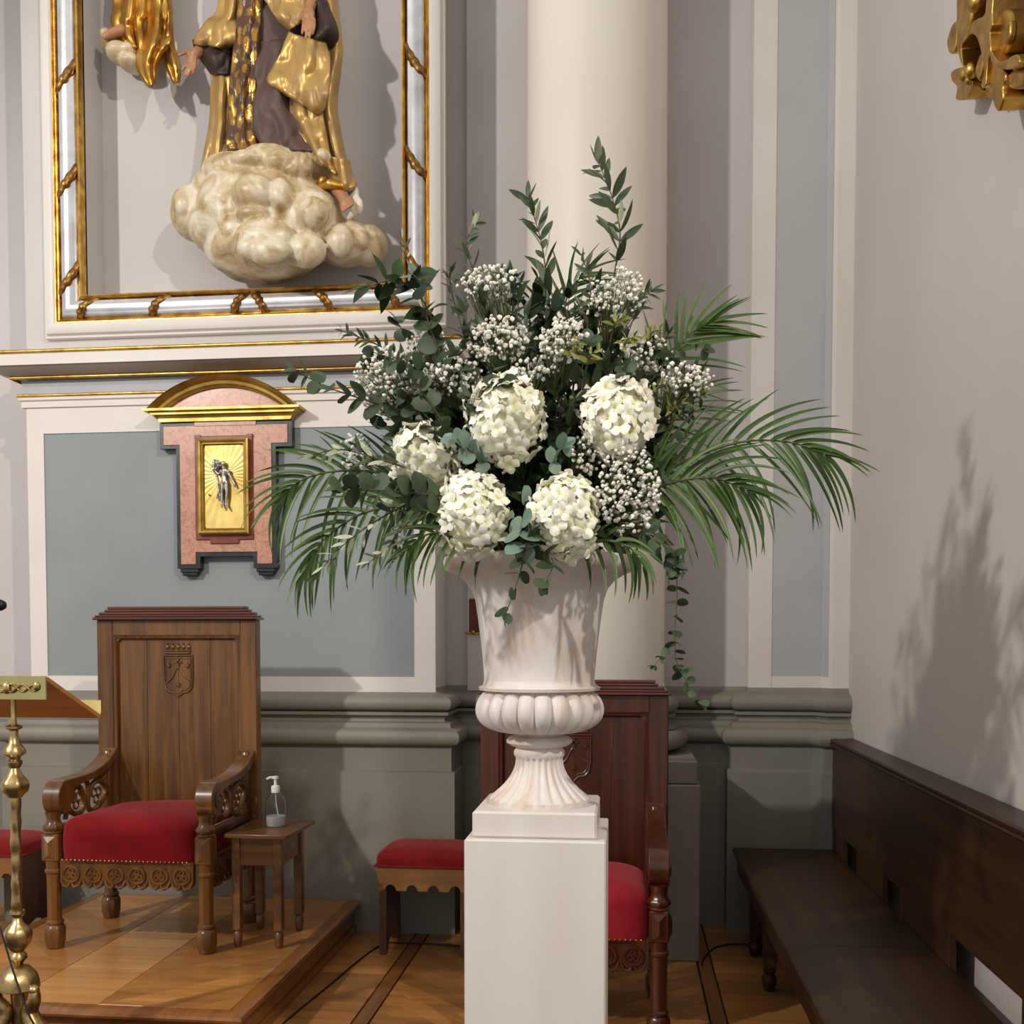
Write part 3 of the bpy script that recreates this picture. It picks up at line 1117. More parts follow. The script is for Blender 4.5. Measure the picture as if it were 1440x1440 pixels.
blob('cloud', cloud_m, [('e', 158, 62, 5.14, 14, 12, 0.08), ('e', 170, 76, 5.12, 20, 14, 0.09), ('e', 186, 90, 5.12, 18, 11, 0.08), ('e', 152, 52, 5.14, 9, 10, 0.06), ('e', 182, 72, 5.1, 14, 10, 0.06)], angel, AG, 0.008)

# ================================================================ wall tabernacle
YT = FACE - 0.012
tab = thing('wall_tabernacle', 'pink marble wall tabernacle with gilt arched pediment and brass door', 'tabernacle', (P(316, 700, YT).x, YT, P(316, 700, YT).z))
TO = Vector(tab.location)


def tp(u, v, d=0.05):
    p = P(u, v, YT - d) - TO
    return (p.x, p.z)


out = [(224, 591), (410, 591), (410, 628), (389, 628), (387, 797), (384, 809), (356, 809), (354, 784), (283, 784), (281, 809), (252, 809), (250, 628), (224, 628)]
# measured outline, squared up about the centre line
cxp = tp(316, 700)[0]
wide = (tp(410, 600)[0] - tp(224, 600)[0]) / 2
mid = (tp(388, 700)[0] - tp(248, 700)[0]) / 2
notch = (tp(356, 790)[0] - tp(281, 790)[0]) / 2
c0 = (tp(410, 600)[0] + tp(224, 600)[0]) / 2
z591, z630, z797, z784 = tp(316, 592)[1], tp(316, 629)[1], tp(316, 799)[1], tp(316, 782)[1]
outer = [(c0 - wide, z591), (c0 + wide, z591), (c0 + wide, z630), (c0 + mid, z630), (c0 + mid, z797), (c0 + notch, z797), (c0 + notch, z784), (c0 - notch, z784), (c0 - notch, z797), (c0 - mid, z797), (c0 - mid, z630), (c0 - wide, z630)]
e = 0.022
inner = [(c0 - wide + e, z591 - e), (c0 + wide - e, z591 - e), (c0 + wide - e, z630 + e * 0.8), (c0 + mid - e, z630 + e * 0.8), (c0 + mid - e, z797 + e), (c0 + notch + e, z797 + e), (c0 + notch + e, z784 + e), (c0 - notch - e, z784 + e), (c0 - notch - e, z797 + e), (c0 - mid + e, z797 + e), (c0 - mid + e, z630 + e * 0.8), (c0 - wide + e, z630 + e * 0.8)]
b = MB()
b.prism(outer, -0.045, 0.0, 'y')
b.build('black_marble_border', black_m, tab, smooth=0)
b = MB()
b.prism(inner, -0.05, -0.02, 'y')
b.box(c0 - 0.16, c0 + 0.16, -0.05, -0.02, z591 - e - 0.002, z591 + 0.004)
b.build('pink_marble_slab', pink_m, tab, smooth=0)
for s in (-1, 1):
    b = MB()
    xc = c0 + s * (mid + notch) / 2
    b.box(xc - 0.048, xc + 0.048, -0.04, 0, z797 - 0.02, z797, 0.003)
    b.box(xc - 0.04, xc + 0.04, -0.035, 0, z797 - 0.036, z797 - 0.018, 0.004)
    b.build('bracket_foot', black_m, tab, smooth=0)
# pediment
zbase = tp(316, 573, 0.115)[1]
hw = (tp(424, 575, 0.1)[0] - tp(203, 575, 0.1)[0]) / 2
rise = tp(316, 527, 0.1)[1] - zbase
hwa = hw - 0.02
Rr = (hwa * hwa + rise * rise) / (2 * rise)
ang = math.degrees(math.asin(hwa / Rr))
pa = arc(c0, zbase + rise - Rr, Rr, 90 + ang, 90 - ang, 40)
b = MB()
b.prism(pa, -0.05, 0, 'y')
b.build('pediment_marble', pink_m, tab, smooth=0)
b = MB()
pprof = [(-0.052, 0.04), (-0.05, 0.062), (-0.042, 0.066), (-0.036, 0.074), (-0.022, 0.078), (-0.014, 0.094), (-0.004, 0.1), (0.004, 0.11), (0.006, 0.0), (-0.03, 0.0)]
b.sweep([(-o_, h_) for o_, h_ in pprof], pa[::-1][::-1], lambda x, y, h: (x, -h, y))
mo = b.build('gilt_arch_moulding', gold2_m, tab, smooth=35)
b = MB()
zz = zbase
b.prism([(c0 - hw, zz + 0.006), (c0 + hw, zz + 0.006), (c0 + hw - 0.004, zz - 0.006), (c0 - hw + 0.004, zz - 0.006)], -0.115, 0, 'y')
b.prism([(c0 - hw + 0.02, zz - 0.006), (c0 + hw - 0.02, zz - 0.006), (c0 + hw - 0.04, zz - 0.022), (c0 - hw + 0.04, zz - 0.022)], -0.095, 0, 'y')
b.prism([(c0 - hw + 0.05, zz - 0.022), (c0 + hw - 0.05, zz - 0.022), (c0 + hw - 0.065, z591), (c0 - hw + 0.065, z591)], -0.06, 0, 'y')
b.build('gilt_cornice', gold2_m, tab, smooth=0)
# red marble surround, brass door
dl, dr, dt, db = tp(275, 650)[0], tp(356, 650)[0], tp(316, 613)[1], tp(316, 759)[1]
b = MB()
b.box(dl, dr, -0.06, -0.03, db, dt, 0.003)
b.box(dl, dl + 0.03, -0.062, -0.03, dt - 0.01, dt + 0.006)
b.box(dr - 0.03, dr, -0.062, -0.03, dt - 0.01, dt + 0.006)
b.box((dl + dr) / 2 - 0.075, (dl + dr) / 2 + 0.075, -0.06, -0.03, db - 0.02, db + 0.004, 0.002)
b.build('red_marble_surround', redmar_m, tab, smooth=0)
gl, gr, gt, gb = tp(281, 650)[0], tp(352, 650)[0], tp(316, 618)[1], tp(316, 752)[1]
dw, dh = gr - gl, gt - gb
door = MB()
door.sweep([(0.0, 0.06), (0.0, 0.084), (-0.008, 0.088), (-0.016, 0.084), (-0.02, 0.076), (-0.026, 0.078), (-0.03, 0.072), (-0.032, 0.066)],
           [(gl, gb), (gr, gb), (gr, gt), (gl, gt)], lambda x, y, h: (x, -h, y), closed=True)
dn = door.build('door', gold2_m, tab, smooth=25)
# engraved sunburst panel, one facet per ray
b = MB()
cxr, czr = (gl + gr) / 2 + 0.005, gb + dh * 0.62
il, ir, ib, it_ = gl + 0.031, gr - 0.031, gb + 0.031, gt - 0.031
nr = 64
vs = [(cxr, -0.069, czr)]
for i in range(nr):
    a = 2 * PI * i / nr
    ca, sa = math.cos(a), math.sin(a)
    t = min((ir - cxr) / ca if ca > 1e-6 else 9, (il - cxr) / ca if ca < -1e-6 else 9, (it_ - czr) / sa if sa > 1e-6 else 9, (ib - czr) / sa if sa < -1e-6 else 9)
    vs.append((cxr + ca * t, -0.066 - (0.0009 if i % 2 else 0.0), czr + sa * t))
b.add(vs, [(0, 1 + i, 1 + (i + 1) % nr) for i in range(nr)])
b.box(il - 0.002, ir + 0.002, -0.064, -0.05, ib - 0.002, it_ + 0.002)
b.build('sunburst_panel', ray_m, dn, smooth=0)
b = MB()
kx, kz = tp(297, 697)
b.lathe([(0.004, 0), (0.004, 0.004), (0.0, 0.005)], 10, (kx, -0.078, kz), axis='y')
b.build('keyhole', rubber_m, dn)


def tq(u, v, d=0.105):
    p = P(u, v, YT - d) - TO
    return (p.x, p.y, p.z)


fig = MB()


def limb(pts, r, d=0.085):
    p3 = [tq(*(q if len(q) == 3 else (q[0], q[1], d))) for q in pts]
    r = [q * 1.3 for q in r]
    fig.tube(p3, r, 10)
    for q, rr in zip(p3, r):
        fig.ellipsoid(q, (rr,) * 3, 8, 6)


limb([(316, 662), (315, 670), (316, 678)], [0.0125, 0.0105, 0.0115])          # chest to hips
limb([(311, 663), (321, 663)], [0.0085, 0.0085])                           # shoulders
limb([(314, 658), (314, 652)], [0.006, 0.0105])                             # neck, head
limb([(320, 664), (325, 672), (329, 680)], [0.007, 0.0055, 0.0048])        # left arm
limb([(329, 680), (330, 684)], [0.005, 0.004])
limb([(311, 664), (307, 667), (303, 662)], [0.007, 0.0055, 0.0048])        # right arm to cross
limb([(313, 679), (312, 694), (312, 708)], [0.0088, 0.0066, 0.0045])       # legs
limb([(318, 679), (319, 694), (318, 709)], [0.0088, 0.0066, 0.0045])
limb([(312, 709), (312, 713, 0.095)], [0.0052, 0.004])
limb([(318, 710), (319, 714, 0.095)], [0.0052, 0.004])
fo = fig.build('risen_figure', pewter_m, dn, smooth=0)
remesh(fo, 0.0026, 2)
b = MB()
b.tube([tq(298, 648, 0.08), tq(305, 676, 0.08), tq(309, 700, 0.08)], 0.0035, 8)
b.tube([tq(294, 655, 0.08), tq(308, 649, 0.08)], 0.0035, 8)
b.grid(lambda s, t: tq(299 + 8 * s + 3 * math.sin(4 * t), 646 + 18 * t, 0.085 + 0.006 * math.sin(9 * s + 6 * t)), 6, 8)
b.grid(lambda s, t: tq(306 + 5 * s + 2 * math.sin(5 * t), 680 + 22 * t, 0.082 + 0.005 * math.sin(9 * s)), 5, 8)
b.build('cross_banner', pewter_m, dn, smooth=60)

# ================================================================ wooden plaque with brass arm behind the urn
q0, q1 = P(660, 842, REC - 0.03), P(690, 890, REC - 0.03)
pl = thing('wall_bracket', 'narrow reddish wooden plaque with brass arm on the wall behind the urn', 'bracket', ((q0.x + q1.x) / 2, REC, q1.z))
po = Vector(pl.location)
b = MB()
b.box(q0.x - po.x, q1.x - po.x, -0.045, 0.0, 0.0, q0.z - po.z, 0.004)
b.build('plaque', hook_m, pl, smooth=0)
b = MB()
b.tube([(q0.x - po.x - 0.02, -0.05, 0.0), (q0.x - po.x + 0.03, -0.06, -0.004), (q1.x - po.x, -0.06, -0.002)], 0.006, 8)
b.ellipsoid((q0.x - po.x + 0.025, -0.062, 0.004), (0.012, 0.012, 0.012))
b.build('brass_arm', gold2_m, pl)
# ================================================================ carved armchairs
def make_chair(name, label, loc, wood_m, seat_m, crest_m, back_top):
    t = thing(name, label, 'armchair', loc)
    W2 = 0.333
    YF, YB = -0.25, 0.235
    legp = [(0.030, 0.0), (0.036, 0.006), (0.037, 0.02), (0.041, 0.03), (0.042, 0.055), (0.042, 0.085), (0.036, 0.098), (0.030, 0.103), (0.036, 0.108), (0.036, 0.116), (0.029, 0.122),
            (0.030, 0.30), (0.031, 0.318), (0.037, 0.324), (0.037, 0.334), (0.031, 0.34), (0.033, 0.374)]

    def octo(r, z, a, i):
        # flats with narrow grooves on the shaft and the foot
        if 10 <= i <= 12 or 3 <= i <= 5:
            k = (a * 8 / (2 * PI)) % 1.0 - 0.5
            return r * (1 - 0.07 * math.cos(PI * k) + 0.035)
        return r
    leg_mesh = MB().lathe(legp, 32, mod=octo).mesh('leg', wood_m, 40)
    for sx in (-1, 1):
        for yy in (YF, YB):
            o = bpy.data.objects.new('leg', leg_mesh)
            COL.objects.link(o)
            o.parent = t
            o.location = (sx * W2 if yy < 0 else sx * (W2 + 0.005), yy, 0)
    # corner blocks with faceted lozenge, turned finials under the arms
    for sx in (-1, 1):
        q = MB()
        x = sx * W2
        h = 0.036
        z0, z1 = 0.372, 0.488
        q.box(x - h, x + h, YF - h, YF + h, z0, z1, 0.006)
        for (cxx, cyy, nx, ny) in ((x, YF - h, 0, -1), (x + sx * h, YF, sx, 0)):
            w_, e_ = h * 0.72, 0.012
            tx, ty = (1, 0) if nx == 0 else (0, 1)
            vs = [(cxx - tx * w_, cyy - ty * w_, z1 - 0.01), (cxx + tx * w_, cyy + ty * w_, z1 - 0.01), (cxx + tx * w_, cyy + ty * w_, z0 + 0.012), (cxx - tx * w_, cyy - ty * w_, z0 + 0.012),
                  (cxx + nx * e_, cyy + ny * e_, z1 - 0.035), (cxx + nx * e_, cyy + ny * e_, z0 + 0.03)]
            q.add(vs, [(0, 1, 4), (1, 2, 5, 4), (2, 3, 5), (3, 0, 4, 5)])
        q.build('corner_block', wood_m, t, smooth=0)
        q = MB()
        q.lathe([(0.036, 0.486), (0.040, 0.493), (0.034, 0.499), (0.040, 0.506), (0.041, 0.515), (0.036, 0.524), (0.030, 0.532), (0.027, 0.548), (0.034, 0.575)], 24, (x, YF, 0),
                mod=lambda r, z, a, i: r * (1 + (0.06 * math.cos(8 * a) if 3 <= i <= 6 else 0)))
        q.build('finial', wood_m, t, smooth=45)
    # arms: a moulded band that ends in a scroll, with a pierced panel below
    top = spline([(0.262, 0.85, 0), (0.225, 0.80, 0), (0.16, 0.755, 0), (0.06, 0.722, 0), (-0.06, 0.708, 0), (-0.20, 0.706, 0)], 5)
    cy_, cz_, r_ = -0.205, 0.633, 0.073
    scroll = [Vector((cy_ + 0.066 * math.cos(math.radians(a)), cz_ + r_ * math.sin(math.radians(a)), 0)) for a in range(98, 300, 14)]
    under = [Vector((-0.17, 0.60, 0)), Vector((-0.14, 0.615, 0)), Vector((-0.135, 0.64, 0)), Vector((-0.145, 0.665, 0)), Vector((-0.10, 0.672, 0)), Vector((0.06, 0.684, 0)), Vector((0.16, 0.712, 0)), Vector((0.225, 0.752, 0)), Vector((0.262, 0.79, 0))]
    apoly = [(p.x, p.y) for p in top + scroll + under]
    for sx in (-1, 1):
        q = MB()
        x = sx * W2
        q.prism(apoly, x - 0.038, x + 0.038, 'x')
        ar = q.build('armrest', wood_m, t, smooth=30)
        bv = ar.modifiers.new('bevel', 'BEVEL')
        bv.width = 0.006
        bv.segments = 2
        bv.limit_method = 'ANGLE'
        bv.angle_limit = math.radians(50)
        q = MB()
        for s2 in (sx,):
            q.lathe([(0.0, 0.0), (0.036, 0.001), (0.036, 0.007), (0.024, 0.008), (0.022, 0.004), (0.014, 0.004), (0.012, 0.010), (0.0, 0.012)][::1], 20, (x + s2 * 0.037 - (0.006 if s2 < 0 else 0), cy_, cz_), axis='x')
        q.build('scroll_eye', wood_m, ar, smooth=40)
        # pierced tracery panel
        q = MB()
        xa, xb = x - 0.016, x + 0.016
        q.prism([(0.235, 0.79), (0.2, 0.73), (0.08, 0.69), (0.08, 0.672), (0.18, 0.70), (0.215, 0.74)], xa, xb, 'x')
        q.box(xa, xb, -0.2, 0.235, 0.475, 0.515, 0.004)
        q.box(xa, xb, 0.195, 0.235, 0.5, 0.79, 0.004)
        for (cy2, cz2, ra, rb, tilt) in ((0.10, 0.60, 0.082, 0.058, 25), (-0.07, 0.60, 0.066, 0.06, -20), (0.16, 0.70, 0.04, 0.03, 60)):
            loop = []
            for k in range(24):
                a = 2 * PI * k / 24
                px_, pz_ = ra * math.cos(a) * (1 - 0.25 * math.sin(a)), rb * math.sin(a)
                c_, s_ = math.cos(math.radians(tilt)), math.sin(math.radians(tilt))
                loop.append((x, cy2 + px_ * c_ - pz_ * s_, cz2 + px_ * s_ + pz_ * c_))
            q.tube(loop, 0.013, 8, closed=True)
        for (cy2, cz2) in ((0.10, 0.60), (-0.07, 0.60)):
            for k in range(3):
                a = 2 * PI * k / 3 + 0.5
                lo = [(x, cy2 + 0.022 * math.cos(a) + 0.019 * math.cos(m_ * PI / 6), cz2 + 0.02 * math.sin(a) + 0.019 * math.sin(m_ * PI / 6)) for m_ in range(12)]
                q.tube(lo, 0.006, 6, closed=True)
        q.tube(spline([(x, -0.16, 0.53), (x, -0.10, 0.66), (x, 0.02, 0.67), (x, 0.03, 0.55), (x, 0.12, 0.52)], 6), 0.012, 8)
        q.build('arm_tracery', wood_m, t, smooth=50)
    # back: stiles, rails, panel, crest moulding
    BT = back_top
    HB = 0.383
    y0, y1 = 0.222, 0.278
    for sx in (-1, 1):
        q = MB()
        xa, xb = sorted((sx * HB, sx * (HB - 0.078)))
        q.box(xa, xb, y0, y1, 0.34, BT, 0.004)
        q.build('back_stile', wood_m, t, smooth=0)
    q = MB()
    q.box(-HB + 0.076, HB - 0.076, y0 + 0.001, y1, BT - 0.072, BT, 0.003)
    q.build('back_rail', wood_m, t, smooth=0)
    q = MB()
    q.box(-HB + 0.076, HB - 0.076, y0 + 0.002, y1, 0.36, 0.50, 0.003)
    q.build('back_rail', wood_m, t, smooth=0)
    q = MB()
    iw = HB - 0.078
    c_ = 0.035
    q.sweep([(0.0, 0.0), (-0.012, 0.004), (-0.02, 0.024), (-0.024, 0.026)], [(-iw, 0.5), (iw, 0.5), (iw, BT - 0.072), (-iw, BT - 0.072)], lambda x, y, h: (x, y0 + 0.004 + h, y), closed=True)
    for sx in (-1, 1):
        q.prism([(sx * iw, BT - 0.072), (sx * (iw - 0.045), BT - 0.072), (sx * iw, BT - 0.072 - 0.045)], y0 + 0.012, y0 + 0.04, 'y')
    q.build('panel_moulding', wood_m, t, smooth=40)
    nb = 4
    for i in range(nb):
        q = MB()
        xa = -iw + i * 2 * iw / nb
        q.box(xa + 0.0006, xa + 2 * iw / nb - 0.0006, y0 + 0.026, y1 - 0.006, 0.42, BT - 0.06, 0.0008)
        q.build('panel_board', wood_m, t, smooth=0)
    q = MB()
    steps = [(0.392, 0.0, 0.012, 0.012), (0.384, 0.012, 0.022, 0.006), (0.366, 0.022, 0.036, 0.0), (0.342, 0.036, 0.048, -0.006), (0.330, 0.048, 0.062, -0.012)]
    for (hx, za, zb, ex) in steps:
        q.box(-hx, hx, y0 - 0.014 - ex, y1 + 0.014 + ex, BT + za, BT + zb, 0.004)
    q.build('crest_moulding', crest_m, t, smooth=0)
    # carved emblem: crowned shield with cross on a hill and three stars
    q = MB()
    ye = y0 + 0.024
    zc = BT - 0.165
    sh = [(-0.07, zc + 0.0), (0.07, zc), (0.07, zc - 0.11), (0.062, zc - 0.15), (0.045, zc - 0.168), (0.02, zc - 0.172), (0.0, zc - 0.19), (-0.02, zc - 0.172), (-0.045, zc - 0.168), (-0.062, zc - 0.15), (-0.07, zc - 0.11)]
    q.tube([(p[0], ye, p[1]) for p in sh], 0.005, 6, closed=True)
    q.tube([(p[0] * 0.86, ye + 0.001, (p[1] - zc + 0.09) * 0.86 + zc - 0.09) for p in sh], 0.0025, 6, closed=True)
    q.tube(spline([(-0.066, ye, zc - 0.135), (-0.03, ye, zc - 0.1), (0.0, ye, zc - 0.052), (0.035, ye, zc - 0.1), (0.066, ye, zc - 0.115)], 5), 0.004, 6)
    q.box(-0.004, 0.004, ye - 0.006, ye + 0.004, zc - 0.06, zc - 0.012)
    q.box(-0.018, 0.018, ye - 0.006, ye + 0.004, zc - 0.034, zc - 0.026)
    for (sx_, sz_) in ((-0.045, zc - 0.045), (0.045, zc - 0.045), (0.0, zc - 0.135)):
        st = []
        for k in range(12):
            rr = 0.013 if k % 2 == 0 else 0.005
            st.append((sx_ + rr * math.sin(PI * k / 6), sz_ + rr * math.cos(PI * k / 6)))
        q.prism(st, ye - 0.005, ye + 0.004, 'y')
    # crown
    q.tube([(-0.058, ye, zc + 0.012), (0.058, ye, zc + 0.012)], 0.006, 6)
    q.tube([(-0.062, ye, zc + 0.024), (0.062, ye, zc + 0.024)], 0.004, 6)
    for k in range(5):
        cx0 = -0.052 + k * 0.026
        q.ellipsoid((cx0, ye, zc + 0.04), (0.011, 0.006, 0.012), 10, 6)
        q.ellipsoid((cx0, ye, zc + 0.056), (0.005, 0.005, 0.005), 8, 6)
    q.build('carved_emblem', wood_m, t, smooth=45)
    # upholstered seat
    q = MB()
    xs, yf, yb = 0.302, -0.292, 0.222

    def seat(s, u):
        # superellipse outline rows from bottom edge over the crown
        a = 2 * PI * s
        ca, sa = math.cos(a), math.sin(a)
        ex = 2 / 7.0
        px_ = math.copysign(abs(ca) ** ex, ca)
        py_ = math.copysign(abs(sa) ** ex, sa)
        if u < 0.4:
            k = u / 0.4
            rad = 1.0 + 0.012 * math.sin(PI * k)
            z = 0.378 + 0.128 * k
        else:
            k = (u - 0.4) / 0.6
            rad = math.cos(k * PI / 2) ** 0.55
            z = 0.506 + 0.072 * math.sin(k * PI / 2) ** 1.0
        wx = xs * rad * px_
        wy = (yf + yb) / 2 + (yb - yf) / 2 * rad * py_
        return (wx, wy, z + 0.006 * math.sin(9 * wx + 5 * wy) * (1 if u > 0.45 else 0))
    q.grid(seat, 64, 22, wrap=True)
    q.build('seat_cushion', seat_m, t, smooth=60)
    q = MB()
    for i in range(30):
        q.ellipsoid((-0.27 + 0.54 * i / 29, yf - 0.002, 0.384), (0.0045, 0.0035, 0.0045), 8, 5)
    st_ = q.build('nail_heads', brass_m, t, smooth=60)
    st_['kind'] = 'stuff'
    # carved rails: scalloped board with ringed trefoils
    n = 6
    wR = 0.58

    def rail(along, x0, y0_, length, n_, outn):
        pts = []
        for k in range(n_ * 10 + 1):
            f = k / 10.0
            ph_ = f - math.floor(f)
            z = 0.286 - 0.030 * abs(math.sin(PI * ph_)) ** 0.8 + 0.012 * (1 if abs(ph_ - 0.5) < 0.12 else 0)
            pts.append((k / (n_ * 10.0) * length, z))
        poly = pts + [(length, 0.38), (0, 0.38)]
        q = MB()
        if along == 'x':
            q.prism([(x0 + p[0], p[1]) for p in poly], y0_, y0_ + 0.024, 'y')
        else:
            q.prism([(y0_ + p[0], p[1]) for p in poly], x0, x0 + 0.024, 'x')
        rl = q.build('carved_rail', wood_m, t, smooth=0)
        for i in range(n_):
            c = (i + 0.5) * length / n_
            q = MB()

            def pt(a, zz, d):
                if along == 'x':
                    return (x0 + c + a, y0_ - d if outn < 0 else y0_ + 0.024 + d, zz)
                return ((x0 - d) if outn < 0 else (x0 + 0.024 + d), y0_ + c + a, zz)
            zc_ = 0.322
            ring = [pt(0.034 * math.cos(a * PI / 12), zc_ + 0.032 * math.sin(a * PI / 12), 0.002) for a in range(24)]
            q.tube(ring, 0.0065, 6, closed=True)
            for k in range(3):
                a0 = PI / 2 + k * 2 * PI / 3
                lo = [pt(0.014 * math.cos(a0) + 0.010 * math.cos(m_ * PI / 5), zc_ + 0.014 * math.sin(a0) + 0.010 * math.sin(m_ * PI / 5), 0.002) for m_ in range(10)]
                q.tube(lo, 0.004, 6, closed=True)
            for s2 in (-1, 1):
                q.tube([pt(s2 * 0.045, 0.30, 0.001), pt(s2 * 0.034, 0.276, 0.004), pt(s2 * 0.014, 0.270, 0.006), pt(s2 * 0.004, 0.284, 0.003)], [0.004, 0.007, 0.007, 0.003], 6)
            q.build('rosette', wood_m, rl, smooth=50)
    rail('x', -wR / 2, YF - 0.028, wR, 6, -1)
    for sx in (-1, 1):
        rail('y', sx * (W2 + 0.004) - 0.012, YF + 0.03, 0.43, 4, sx)
    q = MB()
    q.box(-0.3, 0.3, 0.20, 0.224, 0.27, 0.38)
    q.build('rear_rail', wood_m, t, smooth=0)
    return t


make_chair('carved_armchair', 'walnut presiding armchair with crimson seat standing on the low dais', (-2.058, 4.30, DZ), chairwood_m, velvet_m, crownwood_m, 1.392)
make_chair('carved_armchair', 'dark reddish carved armchair on the floor behind the white pedestal', (-0.21, 3.95, 0), sidewood_m, velvet2_m, crownwood_m, 1.235)

# ================================================================ side table and pump bottle
tb = thing('side_table', 'small brown wooden side table beside the presiding chair on the dais', 'table', (-1.538, 4.28, DZ))
b = MB()
tx0, tx1, ty0, ty1 = -0.127, 0.15, -0.19, 0.185
cc = arc(tx1 - 0.03, ty0 + 0.03, 0.03, -90, 0, 6)
poly = [(tx0, ty0)] + cc + [(tx1, ty1), (tx0, ty1)]
b.prism(poly, 0.472, 0.49, 'z')
o = b.build('table_top', tablewood_m, tb, smooth=30)
bv = o.modifiers.new('bevel', 'BEVEL')
bv.width = 0.003
bv.segments = 2
lm = MB()
lm.box(-0.0185, 0.0185, -0.0185, 0.0185, 0.075, 0.472, 0.003)
lm.lathe([(0.012, 0.0), (0.0165, 0.01), (0.0195, 0.04), (0.0185, 0.06), (0.0135, 0.068), (0.0165, 0.073), (0.0165, 0.08)], 12)
lmesh = lm.mesh('leg', tablewood_m, 40)
for sx in (-0.09, 0.09):
    for sy in (-0.135, 0.135):
        o = bpy.data.objects.new('leg', lmesh)
        COL.objects.link(o)
        o.parent = tb
        o.location = (sx, sy, 0)
for nm, a in (('f', (-0.09, 0.09, -0.145, -0.127)), ('b', (-0.09, 0.09, 0.127, 0.145)), ('l', (-0.10, -0.082, -0.135, 0.135)), ('r', (0.082, 0.10, -0.135, 0.135))):
    b = MB()
    b.box(a[0], a[1], a[2], a[3], 0.35, 0.472, 0.002)
    b.build('apron', tablewood_m, tb, smooth=0)

bl = thing('pump_bottle', 'clear plastic pump bottle of hand gel with white pump on the side table', 'bottle', (-1.512, 4.30, DZ + 0.4905))
b = MB()
b.lathe([(0.0, 0.0), (0.040, 0.0), (0.044, 0.005), (0.044, 0.095), (0.042, 0.112), (0.033, 0.130), (0.020, 0.142), (0.016, 0.146), (0.016, 0.158)], 32, capt=False)
o = b.build('bottle_body', glass_m, bl, smooth=50)
s = o.modifiers.new('wall', 'SOLIDIFY')
s.thickness = 0.0015
b = MB()
b.lathe([(0.0, 0.002), (0.040, 0.002), (0.0422, 0.006), (0.0422, 0.044), (0.0, 0.044)], 32)
b.build('gel', gel_m, bl, smooth=40)
b = MB()
b.lathe([(0.0185, 0.146), (0.0185, 0.172), (0.016, 0.176), (0.007, 0.178), (0.007, 0.204), (0.014, 0.206), (0.014, 0.216), (0.0, 0.219)], 24)
b.tube([(0.0, 0.0, 0.211), (-0.022, -0.012, 0.212), (-0.034, -0.018, 0.205)], [0.006, 0.0055, 0.0045], 8)
b.build('pump', pump_m, bl, smooth=40)
b = MB()
b.tube(spline([(0, 0, 0.15), (0.002, 0, 0.1), (0.01, 0, 0.05), (0.018, 0, 0.01)], 5), 0.0025, 6)
b.build('dip_tube', pump_m, bl)

# ================================================================ upholstered stools
def stool(label, x0, x1, y0, y1):
    cx_, cy_ = (x0 + x1) / 2, (y0 + y1) / 2
    t = thing('upholstered_stool', label, 'stool', (cx_, cy_, 0), group=None)
    hx, hy = (x1 - x0) / 2, (y1 - y0) / 2
    q = MB()

    def cush(s, u):
        a = 2 * PI * s
        ex = 2 / 8.0
        px_ = math.copysign(abs(math.cos(a)) ** ex, math.cos(a))
        py_ = math.copysign(abs(math.sin(a)) ** ex, math.sin(a))
        if u < 0.35:
            rad, z = 1.0 + 0.01 * math.sin(PI * u / 0.35), 0.418 + 0.032 * u / 0.35
        else:
            k = (u - 0.35) / 0.65
            rad, z = math.cos(k * PI / 2) ** 0.5, 0.45 + 0.05 * math.sin(k * PI / 2)
        return (hx * rad * px_, hy * rad * py_, z)
    q.grid(cush, 56, 18, wrap=True)
    q.build('cushion', velvet3_m, t, smooth=60)
    q = MB()
    q.sweep([(0.002, 0.412), (0.006, 0.416), (0.002, 0.421), (-0.004, 0.421), (-0.004, 0.412)], [(-hx, -hy), (hx, -hy), (hx, hy), (-hx, hy)], closed=True)
    q.build('trim_braid', velvet3_m, t, smooth=0)
    for sy in (-1, 1):
        q = MB()
        L = 2 * hx - 0.024
        n = 4
        pts = [(-L / 2, 0.30), (-L / 2 + 0.012, 0.30)]
        for i in range(n):
            c = -L / 2 + 0.012 + (i + 0.5) * (L - 0.024) / n
            pts += [(c - 0.034, 0.302)] + [(c + 0.026 * math.cos(math.radians(a)), 0.305 + 0.026 * math.sin(math.radians(a))) for a in range(180, -1, -20)] + [(c + 0.034, 0.302)]
        pts += [(L / 2, 0.30), (L / 2, 0.414), (-L / 2, 0.414)]
        yy = sy * (hy - 0.016)
        q.prism(pts, yy - 0.01, yy + 0.01, 'y')
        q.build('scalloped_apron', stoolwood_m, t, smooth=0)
    for sx in (-1, 1):
        q = MB()
        xx = sx * (hx - 0.035)
        q.prism([(-hy + 0.012, 0.0), (-hy + 0.05, 0.0), (-hy + 0.07, 0.05), (0, 0.075), (hy - 0.07, 0.05), (hy - 0.05, 0.0), (hy - 0.012, 0.0), (hy - 0.02, 0.414), (-hy + 0.02, 0.414)], xx - 0.0165, xx + 0.0165, 'x')
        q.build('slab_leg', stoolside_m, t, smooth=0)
    return t


stool('red cushioned wooden stool with scalloped apron between dais and white pedestal', -1.150, -0.70, 4.60, 4.93)
stool('red cushioned wooden stool behind the brass lectern', -3.36, -2.90, 4.62, 4.94)

# ================================================================ brass lectern
LY = 3.04
lx = P(21, 1100, LY).x
lec = thing('brass_lectern', 'ornate brass lectern with turned stem and wooden book rest', 'lectern', (lx, LY, 0))


def lz(v):
    return P(21, v, LY).z


